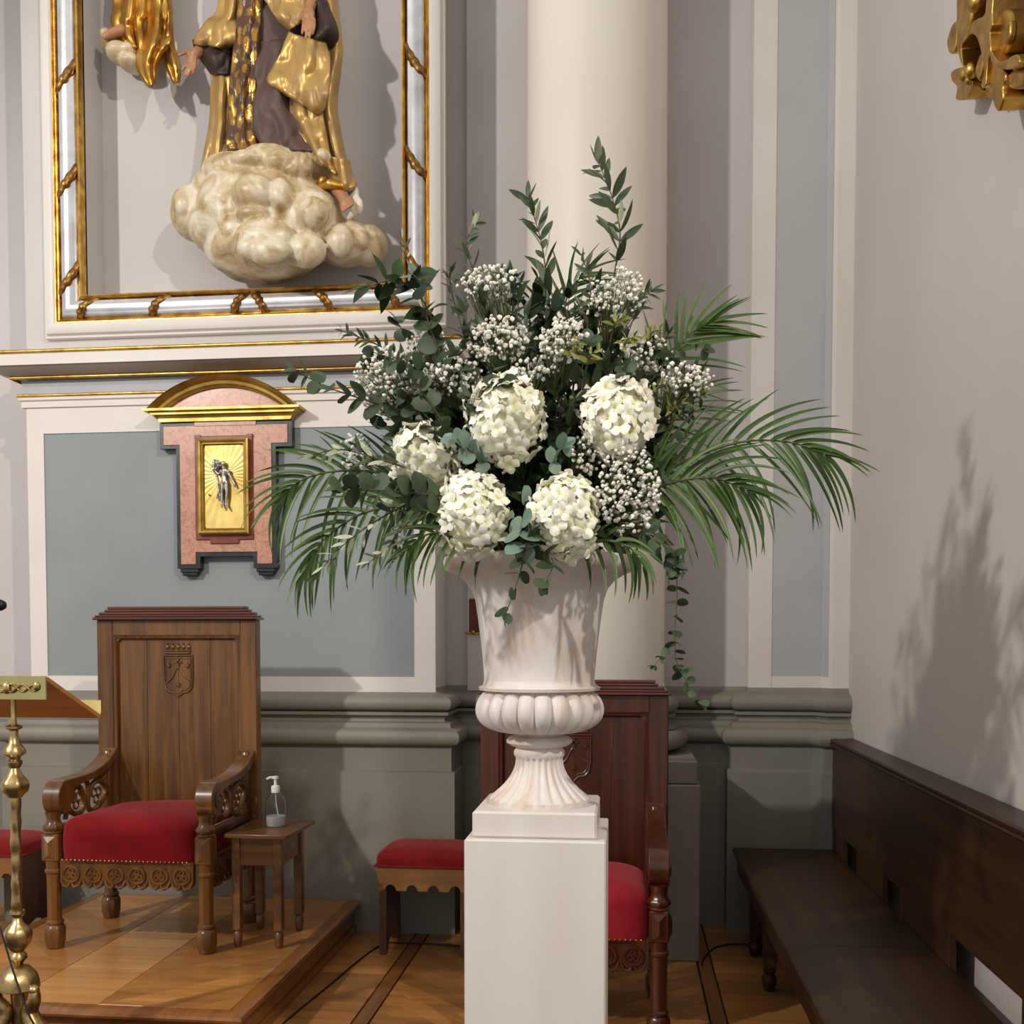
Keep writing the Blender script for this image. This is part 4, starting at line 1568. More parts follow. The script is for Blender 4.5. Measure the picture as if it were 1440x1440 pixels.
k = LY / F
b = MB()
pr = [(3, 1003), (4, 1012), (5, 1019), (12, 1021), (12, 1024), (6, 1027), (6, 1034), (8, 1044), (11, 1048), (16, 1055), (16, 1060), (9, 1064), (8, 1068), (11, 1070), (11, 1074), (7, 1080), (9, 1086), (12, 1091), (18, 1098), (20, 1104), (18, 1112), (12, 1118), (10, 1121)]
b.lathe([(r * k, lz(v)) for r, v in pr][::-1], 24, mod=lambda r, z, a, i: r * (1 + (0.06 * math.sin(6 * a) if 2 <= i <= 5 else 0)))
b.tube([(0, 0, lz(1005)), (0, 0, lz(958))], 3.6 * k, 10)
b.build('upper_stem', brass_m, lec, smooth=45)
b = MB()
n = 40
b.lathe([(7.5 * k + 0.6 * k * math.sin(i * 0.9), lz(1121 + i * (1285 - 1121) / n)) for i in range(n, -1, -1)], 20, mod=lambda r, z, a, i: r * (1 + 0.08 * math.sin(3 * a + z * 34)))
b.build('twisted_stem', brass_m, lec, smooth=60)
b = MB()
pr = [(10, 1280), (11, 1284), (6, 1290), (8, 1297), (16, 1304), (20, 1312), (18, 1325), (12, 1333), (8, 1338), (12, 1342), (13, 1347), (8, 1352), (6, 1356), (16, 1360), (25, 1370), (28, 1380), (29, 1388), (22, 1391), (12, 1394), (10, 1420), (14, 1470), (10, 1500)]
b.lathe([(r * k, lz(v)) for r, v in pr][::-1], 32, mod=lambda r, z, a, i: r * (1 + (0.05 * abs(math.sin(4 * a)) if 3 <= i <= 8 or 14 <= i <= 18 else 0)))
b.build('knop_and_dome', brass_m, lec, smooth=45)
for a in (-18, 100, 222):
    b = MB()
    ca, sa = math.cos(math.radians(a)), math.sin(math.radians(a))
    pts = spline([(0.062 * ca, 0.062 * sa, lz(1382)), (0.066 * ca, 0.066 * sa, lz(1400)), (0.045 * ca, 0.045 * sa, lz(1420)), (0.07 * ca, 0.07 * sa, lz(1440)), (0.13 * ca, 0.13 * sa, lz(1465)), (0.2 * ca, 0.2 * sa, 0.12), (0.25 * ca, 0.25 * sa, 0.05), (0.27 * ca, 0.27 * sa, 0.02)], 5)
    m = len(pts)
    b.tube(pts, [0.014 + 0.018 * math.sin(PI * i / (m - 1)) for i in range(m)], 10)
    b.ellipsoid((0.066 * ca, 0.066 * sa, lz(1388)), (0.018, 0.018, 0.018))
    b.ellipsoid((0.27 * ca, 0.27 * sa, 0.025), (0.034, 0.034, 0.025))
    b.build('foot', brass_m, lec, smooth=60)
# book rest: sloping board seen from its underside, brass plate on the upper edge
yT, yB = -0.02, 0.30
zT, zB = lz(951), P(137, 1005, LY + 0.30).z
hw = P(72, 960, LY).x - lx
b = MB()
sl = [(yT, zT), (yB, zB), (yB - 0.012, zB - 0.02), (yT - 0.012, zT - 0.02)]
b.prism([(yT, zT), (yB, zB), (yB - 0.006, zB - 0.012), (yT - 0.006, zT - 0.012)], -hw * 2.4, hw, 'x')
b.build('book_rest_board', lectwood_m, lec, smooth=0)
b = MB()
b.box(-hw * 2.4, hw + 0.001, yT - 0.014, yT - 0.006, zT - 0.072, zT + 0.002, 0.001)
pb = b.build('brass_plate', plate_m, lec, smooth=0)
b = MB()
for s in (-1, 1):
    for ph in (0, 1):
        pts = []
        for i in range(22):
            t = i / 21
            pts.append((s * t * hw * 0.86, yT - 0.017, zT - 0.036 + (1 if ph else -1) * 0.013 * math.sin(t * PI * 3.0) * (1 - 0.3 * t)))
        b.tube(pts, [0.0045 - 0.002 * i / 21 for i in range(22)], 6)
    b.ellipsoid((s * hw * 0.78, yT - 0.017, zT - 0.030), (0.012, 0.006, 0.014))
b.ellipsoid((0, yT - 0.018, zT - 0.036), (0.014, 0.007, 0.018))
b.build('scroll_ornament', brass_m, pb, smooth=60)
b = MB()
b.prism([(yB - 0.004, zB - 0.004), (yB - 0.004, zB + 0.05), (yB + 0.004, zB + 0.05), (yB + 0.004, zB - 0.004)], -hw * 2.4, hw + 0.004, 'x')
b.build('book_ledge', plate_m, lec, smooth=0)

# microphone on its stalk, mostly outside the frame
mp_ = P(-2, 851, 2.55)
mic = thing('gooseneck_microphone', 'black foam microphone tip above the brass lectern', 'microphone', (mp_.x - 0.34, 2.55, 0))
b = MB()
b.tube(spline([(0.0, 0, 0.0), (0, 0, 0.7), (0, 0, 1.25), (0.1, 0, 1.47), (0.26, 0, mp_.z - 0.012), (0.31, 0, mp_.z - 0.004)], 6), 0.006, 8)
b.build('gooseneck', rubber_m, mic)
b = MB()
b.lathe([(0.006, -0.05), (0.012, -0.04), (0.015, -0.01), (0.015, 0.012), (0.010, 0.022), (0.0, 0.026)], 20, (0.335, 0, mp_.z), axis='x')
b.build('foam_tip', rubber_m, mic, smooth=60)
b = MB()
b.lathe([(0.12, 0), (0.12, 0.01), (0.02, 0.03)], 24)
b.build('base', rubber_m, mic)

# ================================================================ cables
def cable(label, pts, r=0.004):
    q = MB()
    org = Vector(pts[0])
    q.tube([p - org for p in spline(pts, 8)], r, 8)
    o = q.build('cable', rubber_m, smooth=60, loc=org)
    tag(o, label, 'cable')


cable('thin black cable running over the floor from the dais to the red stool', [(-1.29, 3.4, 0.004), (-1.285, 3.724, 0.004), (-1.24, 4.132, 0.004), (-1.165, 4.72, 0.004), (-1.05, 4.79, 0.004), (-0.8, 4.78, 0.004), (-0.6, 4.72, 0.004)])
cable('black cable curling from the column pedestal to the dark bench', [(0.345, 4.60, 0.004), (0.36, 4.70, 0.004), (0.42, 4.87, 0.004), (0.50, 4.94, 0.004), (0.60, 4.95, 0.004), (0.75, 4.95, 0.004)])
pa_ = [P(-12, 1280, 3.02), P(0, 1305, 3.0), P(20, 1370, 2.98), P(40, 1425, 2.96), P(52, 1452, 2.96)]
pa_ += [Vector((pa_[-1].x + 0.03, 2.95, 0.1)), Vector((pa_[-1].x + 0.06, 2.96, 0.004)), Vector((pa_[-1].x + 0.3, 2.9, 0.004))]
cable('thin black microphone cable hanging in front of the brass lectern', pa_, 0.003)

# ================================================================ bench along the right wall
bn = thing('wooden_bench', 'long dark wooden bench with high back along the right wall', 'bench', (0.8, 3.3, 0))
bo = Vector(bn.location)
BY0, BY1 = 1.6, 5.10
SZ = 0.44


def bb(name, x0, x1, y0, y1, z0, z1, bev=0.003, mat=None):
    q = MB()
    q.box(x0 - bo.x, x1 - bo.x, y0 - bo.y, y1 - bo.y, z0, z1, bev)
    return q.build(name, mat or benchwood_m, bn, smooth=0)


for (ya, yb) in ((BY0, 3.472), (3.475, BY1)):
    q = MB()
    xs0, xs1 = 0.525 - bo.x, 1.0 - bo.x
    prf = [(xs1, SZ), (xs0 + 0.012, SZ), (xs0 + 0.003, SZ - 0.004), (xs0, SZ - 0.014), (xs0 + 0.006, SZ - 0.03), (xs0 + 0.02, SZ - 0.04), (xs1, SZ - 0.04)]
    n = len(prf)
    vs = [(p[0], ya - bo.y, p[1]) for p in prf] + [(p[0], yb - bo.y, p[1]) for p in prf]
    fs = [tuple(range(n)), tuple(range(2 * n - 1, n - 1, -1))] + [(i, i + n, (i + 1) % n + n, (i + 1) % n) for i in range(n)]
    q.add(vs, fs)
    q.build('seat_board', benchwood_m, bn, smooth=30)
bb('front_apron', 0.548, 0.57, BY0 + 0.05, BY1 - 0.02, 0.32, 0.402)
bb('backrest', 1.0, 1.03, BY0, BY1, 0.545, 0.952)
for (ya, yb) in ((4.87, BY1), (4.13, 4.58), (3.29, 3.83), (2.2, 2.7)):
    bb('back_post', 1.004, 1.028, ya, yb, 0.30, 0.56)
q = MB()
tprf = [(0.988, 0.95), (0.984, 0.956), (0.986, 0.962), (0.992, 0.964), (0.988, 0.968), (0.988, 0.976), (0.994, 0.982), (1.095, 0.984), (1.095, 0.95)]
n = len(tprf)
vs = [(p[0] - bo.x, BY0 - bo.y, p[1]) for p in tprf] + [(p[0] - bo.x, BY1 - bo.y, p[1]) for p in tprf]
q.add(vs, [tuple(range(n)), tuple(range(2 * n - 1, n - 1, -1))] + [(i, i + n, (i + 1) % n + n, (i + 1) % n) for i in range(n)])
q.build('top_rail', benchwood_m, bn, smooth=25)
for yy in (4.78, 4.31, 3.2, 2.2):
    q = MB()
    q.box(-0.025, 0.025, -0.03, 0.03, 0.10, 0.405, 0.004)
    q.lathe([(0.018, 0.0), (0.024, 0.01), (0.031, 0.035), (0.031, 0.055), (0.02, 0.072), (0.026, 0.08), (0.026, 0.1)], 16)
    q.build('leg', benchwood_m, bn, smooth=40, loc=(0.60 - bo.x, yy - bo.y, 0))
    bb('leg', 0.95, 1.0, yy - 0.03, yy + 0.03, 0.0, 0.405)
    bb('seat_brace', 0.6, 0.99, yy - 0.015, yy + 0.015, 0.30, 0.402)

# ================================================================ gilt carved bracket on the right wall
oc = PX(1400, 60, 1.05)
gb_ = thing('gilt_carving', 'gilded baroque scroll carving on dark red ground high on the right wall', 'carving', (WALLX, oc.y, oc.z))
go = Vector(gb_.location)


def wp(u, v, d):
    p = PX(u, v, WALLX - d)
    return p - go


def wy(u, v, d=0.05):
    p = wp(u, v, d)
    return (p.y, p.z)


b = MB()
b.prism([wy(1352, -90), wy(1353, 8), wy(1360, 10), wy(1362, 60), wy(1352, 98), wy(1372, 100), wy(1384, 122), wy(1405, 130), wy(1420, 140), wy(1450, 120), wy(1500, 60), wy(1500, -120)], -0.045, -0.002, 'x')
b.build('red_ground', bordeaux_m, gb_, smooth=0)


def relief(poly, d0, d1, name='gilt_scroll', mat=None, bev=0.012):
    """carved piece: outline on the wall plane (crop pixels / 8), from depth d0 to d1, rounded over"""
    q = MB()
    pts = [(x_ / 8.0 + 1300, y_ / 8.0) for x_, y_ in poly]
    sm = []
    n = len(pts)
    for i in range(n):
        p0, p1, p2, p3 = (Vector(pts[(i + k) % n]) for k in (-1, 0, 1, 2))
        for k in range(3):
            t = k / 3.0
            sm.append(0.5 * ((2 * p1) + (p2 - p0) * t + (2 * p0 - 5 * p1 + 4 * p2 - p3) * t * t + (3 * p1 - p0 - 3 * p2 + p3) * t ** 3))
    q.prism([wy(p.x, p.y, (d0 + d1) / 2) for p in sm], -d1, -d0, 'x')
    o = q.build(name, mat or gold_m, gb_, smooth=50)
    m = o.modifiers.new('round', 'BEVEL')
    m.width = bev
    m.segments = 4
    m.limit_method = 'ANGLE'
    m.angle_limit = math.radians(50)
    return o


relief([(478, -500), (640, -500), (640, 0), (600, 300), (560, 430), (470, 570), (455, 400)], 0.03, 0.085)
relief([(430, 240), (476, 240), (464, 420), (432, 585), (372, 592), (352, 470), (382, 350)], 0.0, 0.06, bev=0.01)
relief([(850, 130), (870, -300), (960, -300), (928, 120), (934, 270), (902, 360), (914, 560), (874, 700), (852, 950), (800, 965), (834, 800), (806, 600), (752, 420), (690, 372), (626, 420), (566, 540), (590, 740), (545, 640), (548, 530), (600, 400), (720, 220)], 0.03, 0.11)
relief([(440, 800), (556, 748), (590, 800), (546, 880), (620, 850), (684, 900), (640, 1080), (598, 1116), (490, 1108), (506, 980), (446, 900)], 0.0, 0.075)
relief([(742, 578), (774, 600), (752, 760), (716, 900), (690, 884), (668, 820), (700, 680)], 0.03, 0.085, bev=0.01)
relief([(880, 640), (960, 690), (1060, 760), (1084, 860), (1050, 960), (1052, 1080), (1012, 1220), (978, 1240), (948, 1180), (928, 1080), (900, 960), (868, 800)], 0.02, 0.10)
relief([(690, 896), (742, 950), (764, 1012), (744, 1016), (704, 950)], 0.0, 0.05, bev=0.006)
relief([(806, 960), (850, 940), (886, 840), (914, 960), (902, 1110), (862, 1112), (812, 1060)], 0.0, 0.06, bev=0.01)
relief([(926, 250), (1000, 110), (1056, 106), (1096, 190), (1090, 360), (1050, 540), (996, 612), (936, 570), (916, 440)], 0.03, 0.09)
relief([(960, 330), (984, 240), (1004, 250), (1000, 390), (966, 490), (938, 480)], 0.085, 0.105, bev=0.006)
relief([(900, 560), (960, 650), (1040, 680), (1200, 600), (1240, 700), (1120, 770), (1010, 760), (910, 690)], 0.04, 0.115)
relief([(1090, 820), (1180, 760), (1300, 800), (1260, 960), (1130, 1000), (1080, 940)], 0.02, 0.09)
for (x_, y_, r_) in ((475, 835, 0.022), (535, 790, 0.024), (505, 900, 0.014), (1070, 715, 0.02), (600, 20, 0.03)):
    q = MB()
    p_ = wp(x_ / 8.0 + 1300, y_ / 8.0, 0.08)
    q.ellipsoid(p_, (r_, r_, r_), 16, 10)
    q.build('gilt_boss', gold_m, gb_, smooth=60)

# ================================================================ pedestal and urn
PCX, PCY = -0.225, 2.7185
ped = thing('square_pedestal', 'tall white painted square pedestal under the flower urn', 'pedestal', (PCX, PCY, 0))
b = MB()
b.box(-0.1785, 0.1785, -0.1785, 0.1785, 0.0, 0.953, 0.004)
b.build('pedestal_body', stone_m, ped, smooth=0)

UZ = 0.9535
urn = thing('garden_urn', 'white classical urn with gadrooned bowl and fluted foot holding the flowers', 'urn', (PCX - 0.003, PCY, UZ))
b = MB()
b.box(-0.158, 0.158, -0.158, 0.158, 0.0, 0.068, 0.006)
b.build('square_base', stone_m, urn, smooth=0)


def uz(v):
    return P(760, v, PCY).z - UZ


kU = PCY / F
b = MB()
nf = 24


def flute(r, z, a, i):
    w = 0.5 + 0.5 * math.cos(nf * a)
    return r * (1 - 0.075 * (1 - w) ** 2) if 2 <= i <= 14 else r


fp = [(0.132, 0.066), (0.134, 0.082)]
for i in range(13):
    t = i / 12
    r = 0.063 + 0.066 * (1 - t) ** 2.0
    fp.append((r, 0.088 + (uz(1066) - 0.088) * t))
fp += [(0.064, uz(1064)), (0.068, uz(1061)), (0.068, uz(1056)), (0.063, uz(1052))]
b.lathe(fp, 192, mod=flute)
b.build('fluted_foot', urn_m, urn, smooth=50)
b = MB()
b.lathe([(0.062, uz(1053)), (0.062, uz(1050)), (0.075, uz(1048)), (0.087, uz(1044)), (0.088, uz(1040)), (0.080, uz(1036)), (0.066, uz(1033)), (0.062, uz(1026))], 64)
b.build('stem_ring', urn_m, urn, smooth=50)
b = MB()
ng = 22


def gad(r, z, a, i):
    w = abs(math.cos(ng * a / 2))
    k2 = 0.10 if 2 <= i <= 13 else 0.0
    return r * (1 - k2 * (1 - w ** 0.6))


gp = [(0.06, uz(1030))]
for i in range(15):
    t = i / 14
    a = -PI / 2 + t * PI * 0.92
    gp.append((0.118 + 0.054 * math.cos(a) if t > 0.5 else 0.062 + 0.11 * math.cos(a) ** 0.75 if math.cos(a) > 0 else 0.062, uz(998) + (uz(968) - uz(998)) * math.sin(a) if t > 0.5 else uz(998) - (uz(998) - uz(1030)) * -math.sin(a)))
b.lathe(gp, 264, mod=gad)
b.build('gadrooned_bowl', urn_m, urn, smooth=55)
b = MB()
bp = [(0.13, uz(972)), (0.160, uz(970)), (0.162, uz(966)), (0.150, uz(963)), (0.146, uz(955)), (0.150, uz(930)), (0.156, uz(900)), (0.163, uz(870)), (0.170, uz(845)), (0.180, uz(829)), (0.198, uz(817)), (0.222, uz(809)), (0.244, uz(804)), (0.253, uz(798)), (0.255, uz(791)), (0.251, uz(785)),
      (0.240, uz(784)), (0.225, uz(790)), (0.17, uz(815)), (0.15, uz(845)), (0.0, uz(846))]
b.lathe(bp, 96)
b.build('bell_body', urn_m, urn, smooth=50)
# ================================================================ flower arrangement
rnd = random.Random(11)


def leaf_mesh(name, mat, width, curve=0.12, fold=0.18, shape='lance', nu=8, nv=2, under=None, notch=0.0):
    """leaf of length 1 along +X, normal +Z"""
    q = MB()

    def wid(t):
        if shape == 'round':
            return math.sin(PI * min(1, t * 0.92 + 0.08)) ** 0.55
        if shape == 'oval':
            return math.sin(PI * t ** 0.85) ** 0.9
        if shape == 'strip':
            return min(1.0, t * 9 + 0.25) * (1 - t) ** 0.55 * 1.05
        return math.sin(PI * t ** 0.9) ** 0.8

    def fn(dz):
        def f(s, t):
            w = width * 0.5 * max(0.03, wid(t)) * (2 * s - 1)
            z = -curve * t * t + fold * abs(w)
            return (t, w, z + dz)
        return f
    q.grid(fn(0.0), nv, nu)
    if under is not None:
        q.cur = 1
        q.grid(fn(-0.008), nv, nu)
        return q.mesh(name, [mat, under], 60)
    return q.mesh(name, mat, 60)


LEAF = {
    'euc': [leaf_mesh('leaf', euc_m, 0.86, c, 0.10, 'round', 7, 4) for c in (0.05, 0.15, 0.28)],
    'eucg': [leaf_mesh('leaf', eucg_m, 0.92, c, 0.12, 'round', 7, 4) for c in (0.05, 0.18)],
    'ruscus': [leaf_mesh('leaf', ruscus_m, 0.40, c, 0.25, 'oval', 7, 2) for c in (0.08, 0.22)],
    'olive': [leaf_mesh('leaf', olive_m, 0.27, c, 0.20, 'lance', 7, 2, olivel_m) for c in (0.03, 0.12)],
    'oliveu': [leaf_mesh('leaf', olivel_m, 0.25, c, 0.10, 'lance', 7, 2) for c in (0.03, 0.12)],
    'yel': [leaf_mesh('leaf', yel_m, 0.36, c, 0.2, 'oval', 7, 2) for c in (0.25, 0.5)],
    'palm': [],
}


def palm_leaflet(c, L, w):
    key = (round(c, 2), round(w / L, 2))
    if key not in PALM:
        q = MB()

        def f(s, t):
            a = 0.5 * (w / L) * min(1.0, t * 8 + 0.3) * (1 - t) ** 0.6 * 1.12 * (2 * s - 1)
            tx, ty = 1.0, -2 * c * t
            ln = math.hypot(tx, ty)
            cx0, cy0 = t * (1 - 0.22 * abs(c) * t), -c * t * t
            return (cx0 - ty / ln * a, cy0 + tx / ln * a, 0.4 * abs(a) - 0.08 * t * t)
        q.grid(f, 2, 14)
        PALM[key] = q.mesh('leaflet', palm_m, 60)
    return PALM[key]


PALM = {}


def inst(mesh, root, pos, direc, nrm, sc, name):
    x = direc.normalized()
    z = nrm - x * nrm.dot(x)
    if z.length < 1e-5:
        z = x.orthogonal()
    z.normalize()
    y = z.cross(x)
    s = sc if hasattr(sc, '__len__') else (sc, sc, sc)
    m = Matrix(((x.x * s[0], y.x * s[1], z.x * s[2], pos.x), (x.y * s[0], y.y * s[1], z.y * s[2], pos.y), (x.z * s[0], y.z * s[1], z.z * s[2], pos.z), (0, 0, 0, 1)))
    o = bpy.data.objects.new(name, mesh)
    COL.objects.link(o)
    o.parent = root
    o.matrix_local = Matrix.Translation(-root.location) @ m
    return o


def rv():
    return Vector((rnd.uniform(-1, 1), rnd.uniform(-1, 1), rnd.uniform(-1, 1)))


def branch(name, label, cat, kind, pts, n, size, group=None, spread=55, twig=None, r=0.0022, start=0.12, alt=False, mixk=None, face=0.6, taper=0.4):
    """stem through the 3-D points with leaves in pairs (or alternating)"""
    pts = [Vector(p) for p in pts]
    sp = spline(pts, 8)
    root = thing(name, label, cat, pts[0], 0, group)
    q = MB()
    m = len(sp)
    q.tube([p - pts[0] for p in sp], [r * (1.25 - 0.8 * i / (m - 1)) for i in range(m)], 6)
    q.build('stem', twig or stem_m, root, smooth=60)
    cam_dir = (Vector((0, 0, HC)) - sp[m // 2]).normalized()
    roll = rnd.uniform(0, PI)
    for i in range(n):
        t = start + (1 - start) * i / max(1, n - 1)
        k = t * (m - 1)
        j = min(m - 2, int(k))
        pos = sp[j].lerp(sp[j + 1], k - j)
        T = (sp[j + 1] - sp[j]).normalized()
        side = T.cross(cam_dir)
        if side.length < 0.05:
            side = T.orthogonal()
        side.normalize()
        up = side.cross(T)
        roll += PI / 2 + rnd.uniform(-0.3, 0.3)
        ax = side * math.cos(roll * 0.5) + up * math.sin(roll * 0.5) if not alt else side * (1 if i % 2 else -1) + up * rnd.uniform(-0.4, 0.4)
        sides = (1,) if alt else (1, -1)
        if i == n - 1:
            sides = sides + (0,)
        for s in sides:
            a = math.radians(spread + rnd.uniform(-14, 14))
            d = T * math.cos(a) + ax * (s * math.sin(a)) if s != 0 else T + rv() * 0.15
            d = d + rv() * 0.12
            nrm = cam_dir * face + Vector((0, 0, 0.6)) + rv() * 0.55
            sc = size * (1 - taper * t) * rnd.uniform(0.8, 1.15)
            kk = kind if mixk is None or rnd.random() > mixk[1] else mixk[0]
            ms = LEAF[kk]
            inst(ms[rnd.randrange(len(ms))], root, pos, d, nrm, sc, 'leaf')
    return root


BASE = Vector((PCX, PCY, 1.60))


def dome(u, v):
    """front depth of the bouquet at a pixel direction"""
    r2 = ((u - 745) / 260.0) ** 2 + ((v - 600) / 240.0) ** 2
    return PCY - 0.30 * math.sqrt(max(0.0, 1 - r2))


def stem_path(u, v, y, bend=0.4):
    tip = P(u, v, y)
    mid = BASE.lerp(tip, 0.5) + Vector((0, 0, 0.06 * bend))
    return [BASE + Vector((rnd.uniform(-0.06, 0.06), rnd.uniform(-0.06, 0.06), 0)), mid, tip]


# ---- hydrangea heads
fl = MB()
for k in range(4):
    a0 = k * PI / 2

    def pet(s, t, a0=a0):
        ang_ = a0 + (s - 0.5) * 1.75 * (0.35 + 0.65 * math.sin(PI * (0.25 + 0.6 * t)))
        rr = 0.06 + 0.94 * t * (1 - 0.16 * abs(2 * s - 1) ** 2)
        z = 0.42 * t - 0.40 * t * t + 0.16 * math.sin(PI * s) * t + 0.10 * math.sin(7 * s + 3 * k) * t * t + 0.04 * (k % 2)
        return (rr * math.cos(ang_), rr * math.sin(ang_), z)
    fl.grid(pet, 4, 3)
fl.ellipsoid((0, 0, 0.05), (0.07, 0.07, 0.06), 6, 4)
floret = fl.mesh('floret', petal_m, 70)
HY = [(712, 592, 2.50, 59, 66, 'large cream hydrangea head, topmost beside the dark leaves', 'large ivory hydrangea head above the two blooms at the urn rim'),
      (868, 591, 2.53, 55, 58, '', 'cream hydrangea head beside the right-hand palm fronds'),
      (600, 645, 2.53, 50, 52, '', 'greenish cream hydrangea head beside the left-hand eucalyptus leaves'),
      (664, 722, 2.45, 50, 63, '', 'ivory hydrangea head overhanging the urn rim above the trailing eucalyptus'),
      (792, 728, 2.44, 50, 62, '', 'ivory hydrangea head beside the big baby\'s breath cluster at the rim')]
for (u, v, y, ru, rv_, _, lab) in HY:
    c = P(u, v, y)
    k = y / F
    root = thing('hydrangea', lab, 'flower', BASE.lerp(c, 0.25), 0, None)
    ro = Vector(root.location)
    R3 = Vector((ru * k, (ru + rv_) / 2 * k, rv_ * k))
    q = MB()
    q.ellipsoid(c - ro, tuple(R3 * 0.8), 20, 14)
    q.build('flower_core', petal_m, root, smooth=60)
    q = MB()
    q.tube([BASE.lerp(c, 0.1) - ro, BASE.lerp(c, 0.6) - ro, c - ro], 0.005, 8)
    q.build('stem', stem_m, root)
    N = 92
    ph = rnd.random() * 6
    for i in range(N):
        z = 1 - 2 * (i + 0.5) / N
        a = i * 2.399963 + ph
        rr = math.sqrt(1 - z * z)
        d = Vector((rr * math.cos(a), rr * math.sin(a), z))
        lump = 1 + 0.13 * noise.noise(d * 2.6 + Vector((u, v, 0)))
        pos = c + Vector((d.x * R3.x, d.y * R3.y, d.z * R3.z)) * (0.88 * lump + rnd.uniform(-0.08, 0.07))
        nrm = (d + rv() * 0.55).normalized()
        sc = rnd.uniform(0.022, 0.031)
        inst(floret, root, pos, nrm.cross(rv()), nrm, sc, 'floret')

# ---- gypsophila sprays
ico = bmesh.new()
bmesh.ops.create_icosphere(ico, subdivisions=1, radius=1)
ICOV = [v.co.copy() for v in ico.verts]
ICOF = [tuple(v.index for v in f.verts) for f in ico.faces]
ico.free()
GY = [(690, 400, 2.62, 48, 26, 75, 'near the olive tip'), (700, 478, 2.52, 44, 34, 110, ''), (792, 478, 2.50, 34, 32, 70, ''), (545, 540, 2.56, 50, 52, 150, ''), (632, 528, 2.50, 48, 26, 70, ''),
      (868, 415, 2.60, 44, 36, 90, ''), (885, 690, 2.42, 46, 62, 130, ''), (962, 535, 2.58, 42, 26, 55, ''), (500, 635, 2.58, 24, 26, 26, ''), (752, 518, 2.52, 34, 18, 36, ''), (826, 640, 2.50, 26, 30, 30, ''),
      (905, 500, 2.60, 40, 30, 36, ''), (600, 480, 2.60, 30, 26, 40, '')]
GLAB = ['baby\'s breath spray beneath the grey-green olive tip, top of bouquet', 'baby\'s breath spray above the largest hydrangea head', 'baby\'s breath spray between the two tall olive branches', 'large baby\'s breath spray by the left eucalyptus branch',
        'loose baby\'s breath spray between left spray and largest hydrangea', 'baby\'s breath spray at the foot of the tallest olive branch', 'big open baby\'s breath spray beside the rim under right hydrangea', 'baby\'s breath spray in front of the upper right palm frond',
        'tiny baby\'s breath tuft above the left palm frond', 'baby\'s breath sprig over the top edge of largest hydrangea', 'sparse baby\'s breath sprig under the right hydrangea head', 'thin baby\'s breath sprig above the right hydrangea head', 'small baby\'s breath tuft behind upper left eucalyptus leaves']
for (u, v, y, ru, rv_, n, _), lab in zip(GY, GLAB):
    c = P(u, v, y)
    k = y / F
    b0 = BASE.lerp(c, 0.45)
    root = thing('gypsophila_spray', lab, 'flowers', b0)
    q = MB()
    blm = MB()
    q.tube([Vector((0, 0, 0)), (c - b0) * 0.55], 0.0016, 5)
    hubs = [b0.lerp(c, 0.6) + rv() * 0.02 for _ in range(5)]
    for h in hubs:
        q.tube([b0.lerp(c, 0.5) - b0, h - b0], 0.001, 4)
    for i in range(int(n * 2.3)):
        d = rv()
        while d.length > 1 or d.length < 0.3:
            d = rv()
        p = c + Vector((d.x * ru * k, d.y * (ru + rv_) / 2 * k * 0.8, d.z * rv_ * k))
        h = min(hubs, key=lambda hh: (hh - p).length)
        q.tube([h - b0, h.lerp(p, 0.5) - b0 + rv() * 0.004, p - b0], 0.0006, 3, caps=False)
        s = rnd.uniform(0.0038, 0.0062)
        blm.add([(p - b0) + vv * s * (1 + 0.25 * math.sin(13 * vv.x + 7 * vv.y + i)) for vv in ICOV], ICOF)
    q.build('stems', stem_m, root, smooth=60)
    o = blm.build('blossoms', bb_m, root, smooth=60)
    o['kind'] = 'stuff'

# ---- palm fronds
def frond(label, pts, n, length, droop, updir, a0=62, a1=18, size=1.0, lmin=0.45, sides=(1, -1)):
    pts = [P(*p) for p in pts]
    sp = spline(pts, 8)
    m = len(sp)
    root = thing('palm_frond', label, 'palm frond', pts[0])
    q = MB()
    q.tube([p - pts[0] for p in sp], [0.0042 * (1.15 - 0.9 * i / (m - 1)) for i in range(m)], 8)
    q.build('rachis', stem_m, root, smooth=60)
    upv = Vector(updir).normalized()
    for i in range(n):
        t = 0.06 + 0.94 * i / (n - 1)
        k = t * (m - 1)
        j = min(m - 2, int(k))
        pos = sp[j].lerp(sp[j + 1], k - j)
        T = (sp[j + 1] - sp[j]).normalized()
        S = (upv - T * upv.dot(T)).normalized()
        a = math.radians(a0 + (a1 - a0) * t ** 1.3)
        L = length * (lmin + (1 - lmin) * math.sin(PI * min(1, 0.25 + 0.62 * t)) ** 0.8) * (1.0 if t < 0.75 else 1.0 - 0.5 * (t - 0.75))
        for s in sides:
            aa = a * (0.74 if s > 0 else 1.0) + math.radians(rnd.uniform(-5, 5))
            d = T * math.cos(aa) + S * (s * math.sin(aa)) + Vector((0, rnd.uniform(-0.16, 0.06), 0))
            up = Vector((rnd.uniform(-0.25, 0.25), -1.0, rnd.uniform(0.1, 0.7)))
            dd = droop * rnd.uniform(0.6, 1.35)
            x_ = d.normalized()
            yl = (up - x_ * up.dot(x_)).normalized().cross(x_)
            # gravity pulls the leaflet down, upright leaflets lean along the rachis
            g_ = Vector((0, 0, -1.0)) + T * (0.7 if x_.z > 0.5 else 0.0)
            c = dd * max(-1.0, min(1.0, 1.4 * g_.dot(yl)))
            c = round(-c * 10) / 10.0
            LL = L * rnd.uniform(0.9, 1.08) * (0.8 if s > 0 else 1.0)
            wd = 0.0135 * size * min(1.0, 0.55 + LL * 1.8)
            inst(palm_leaflet(c, 1.0, round(wd / LL, 2)), root, pos, d, up, LL, 'leaflet')
    return root


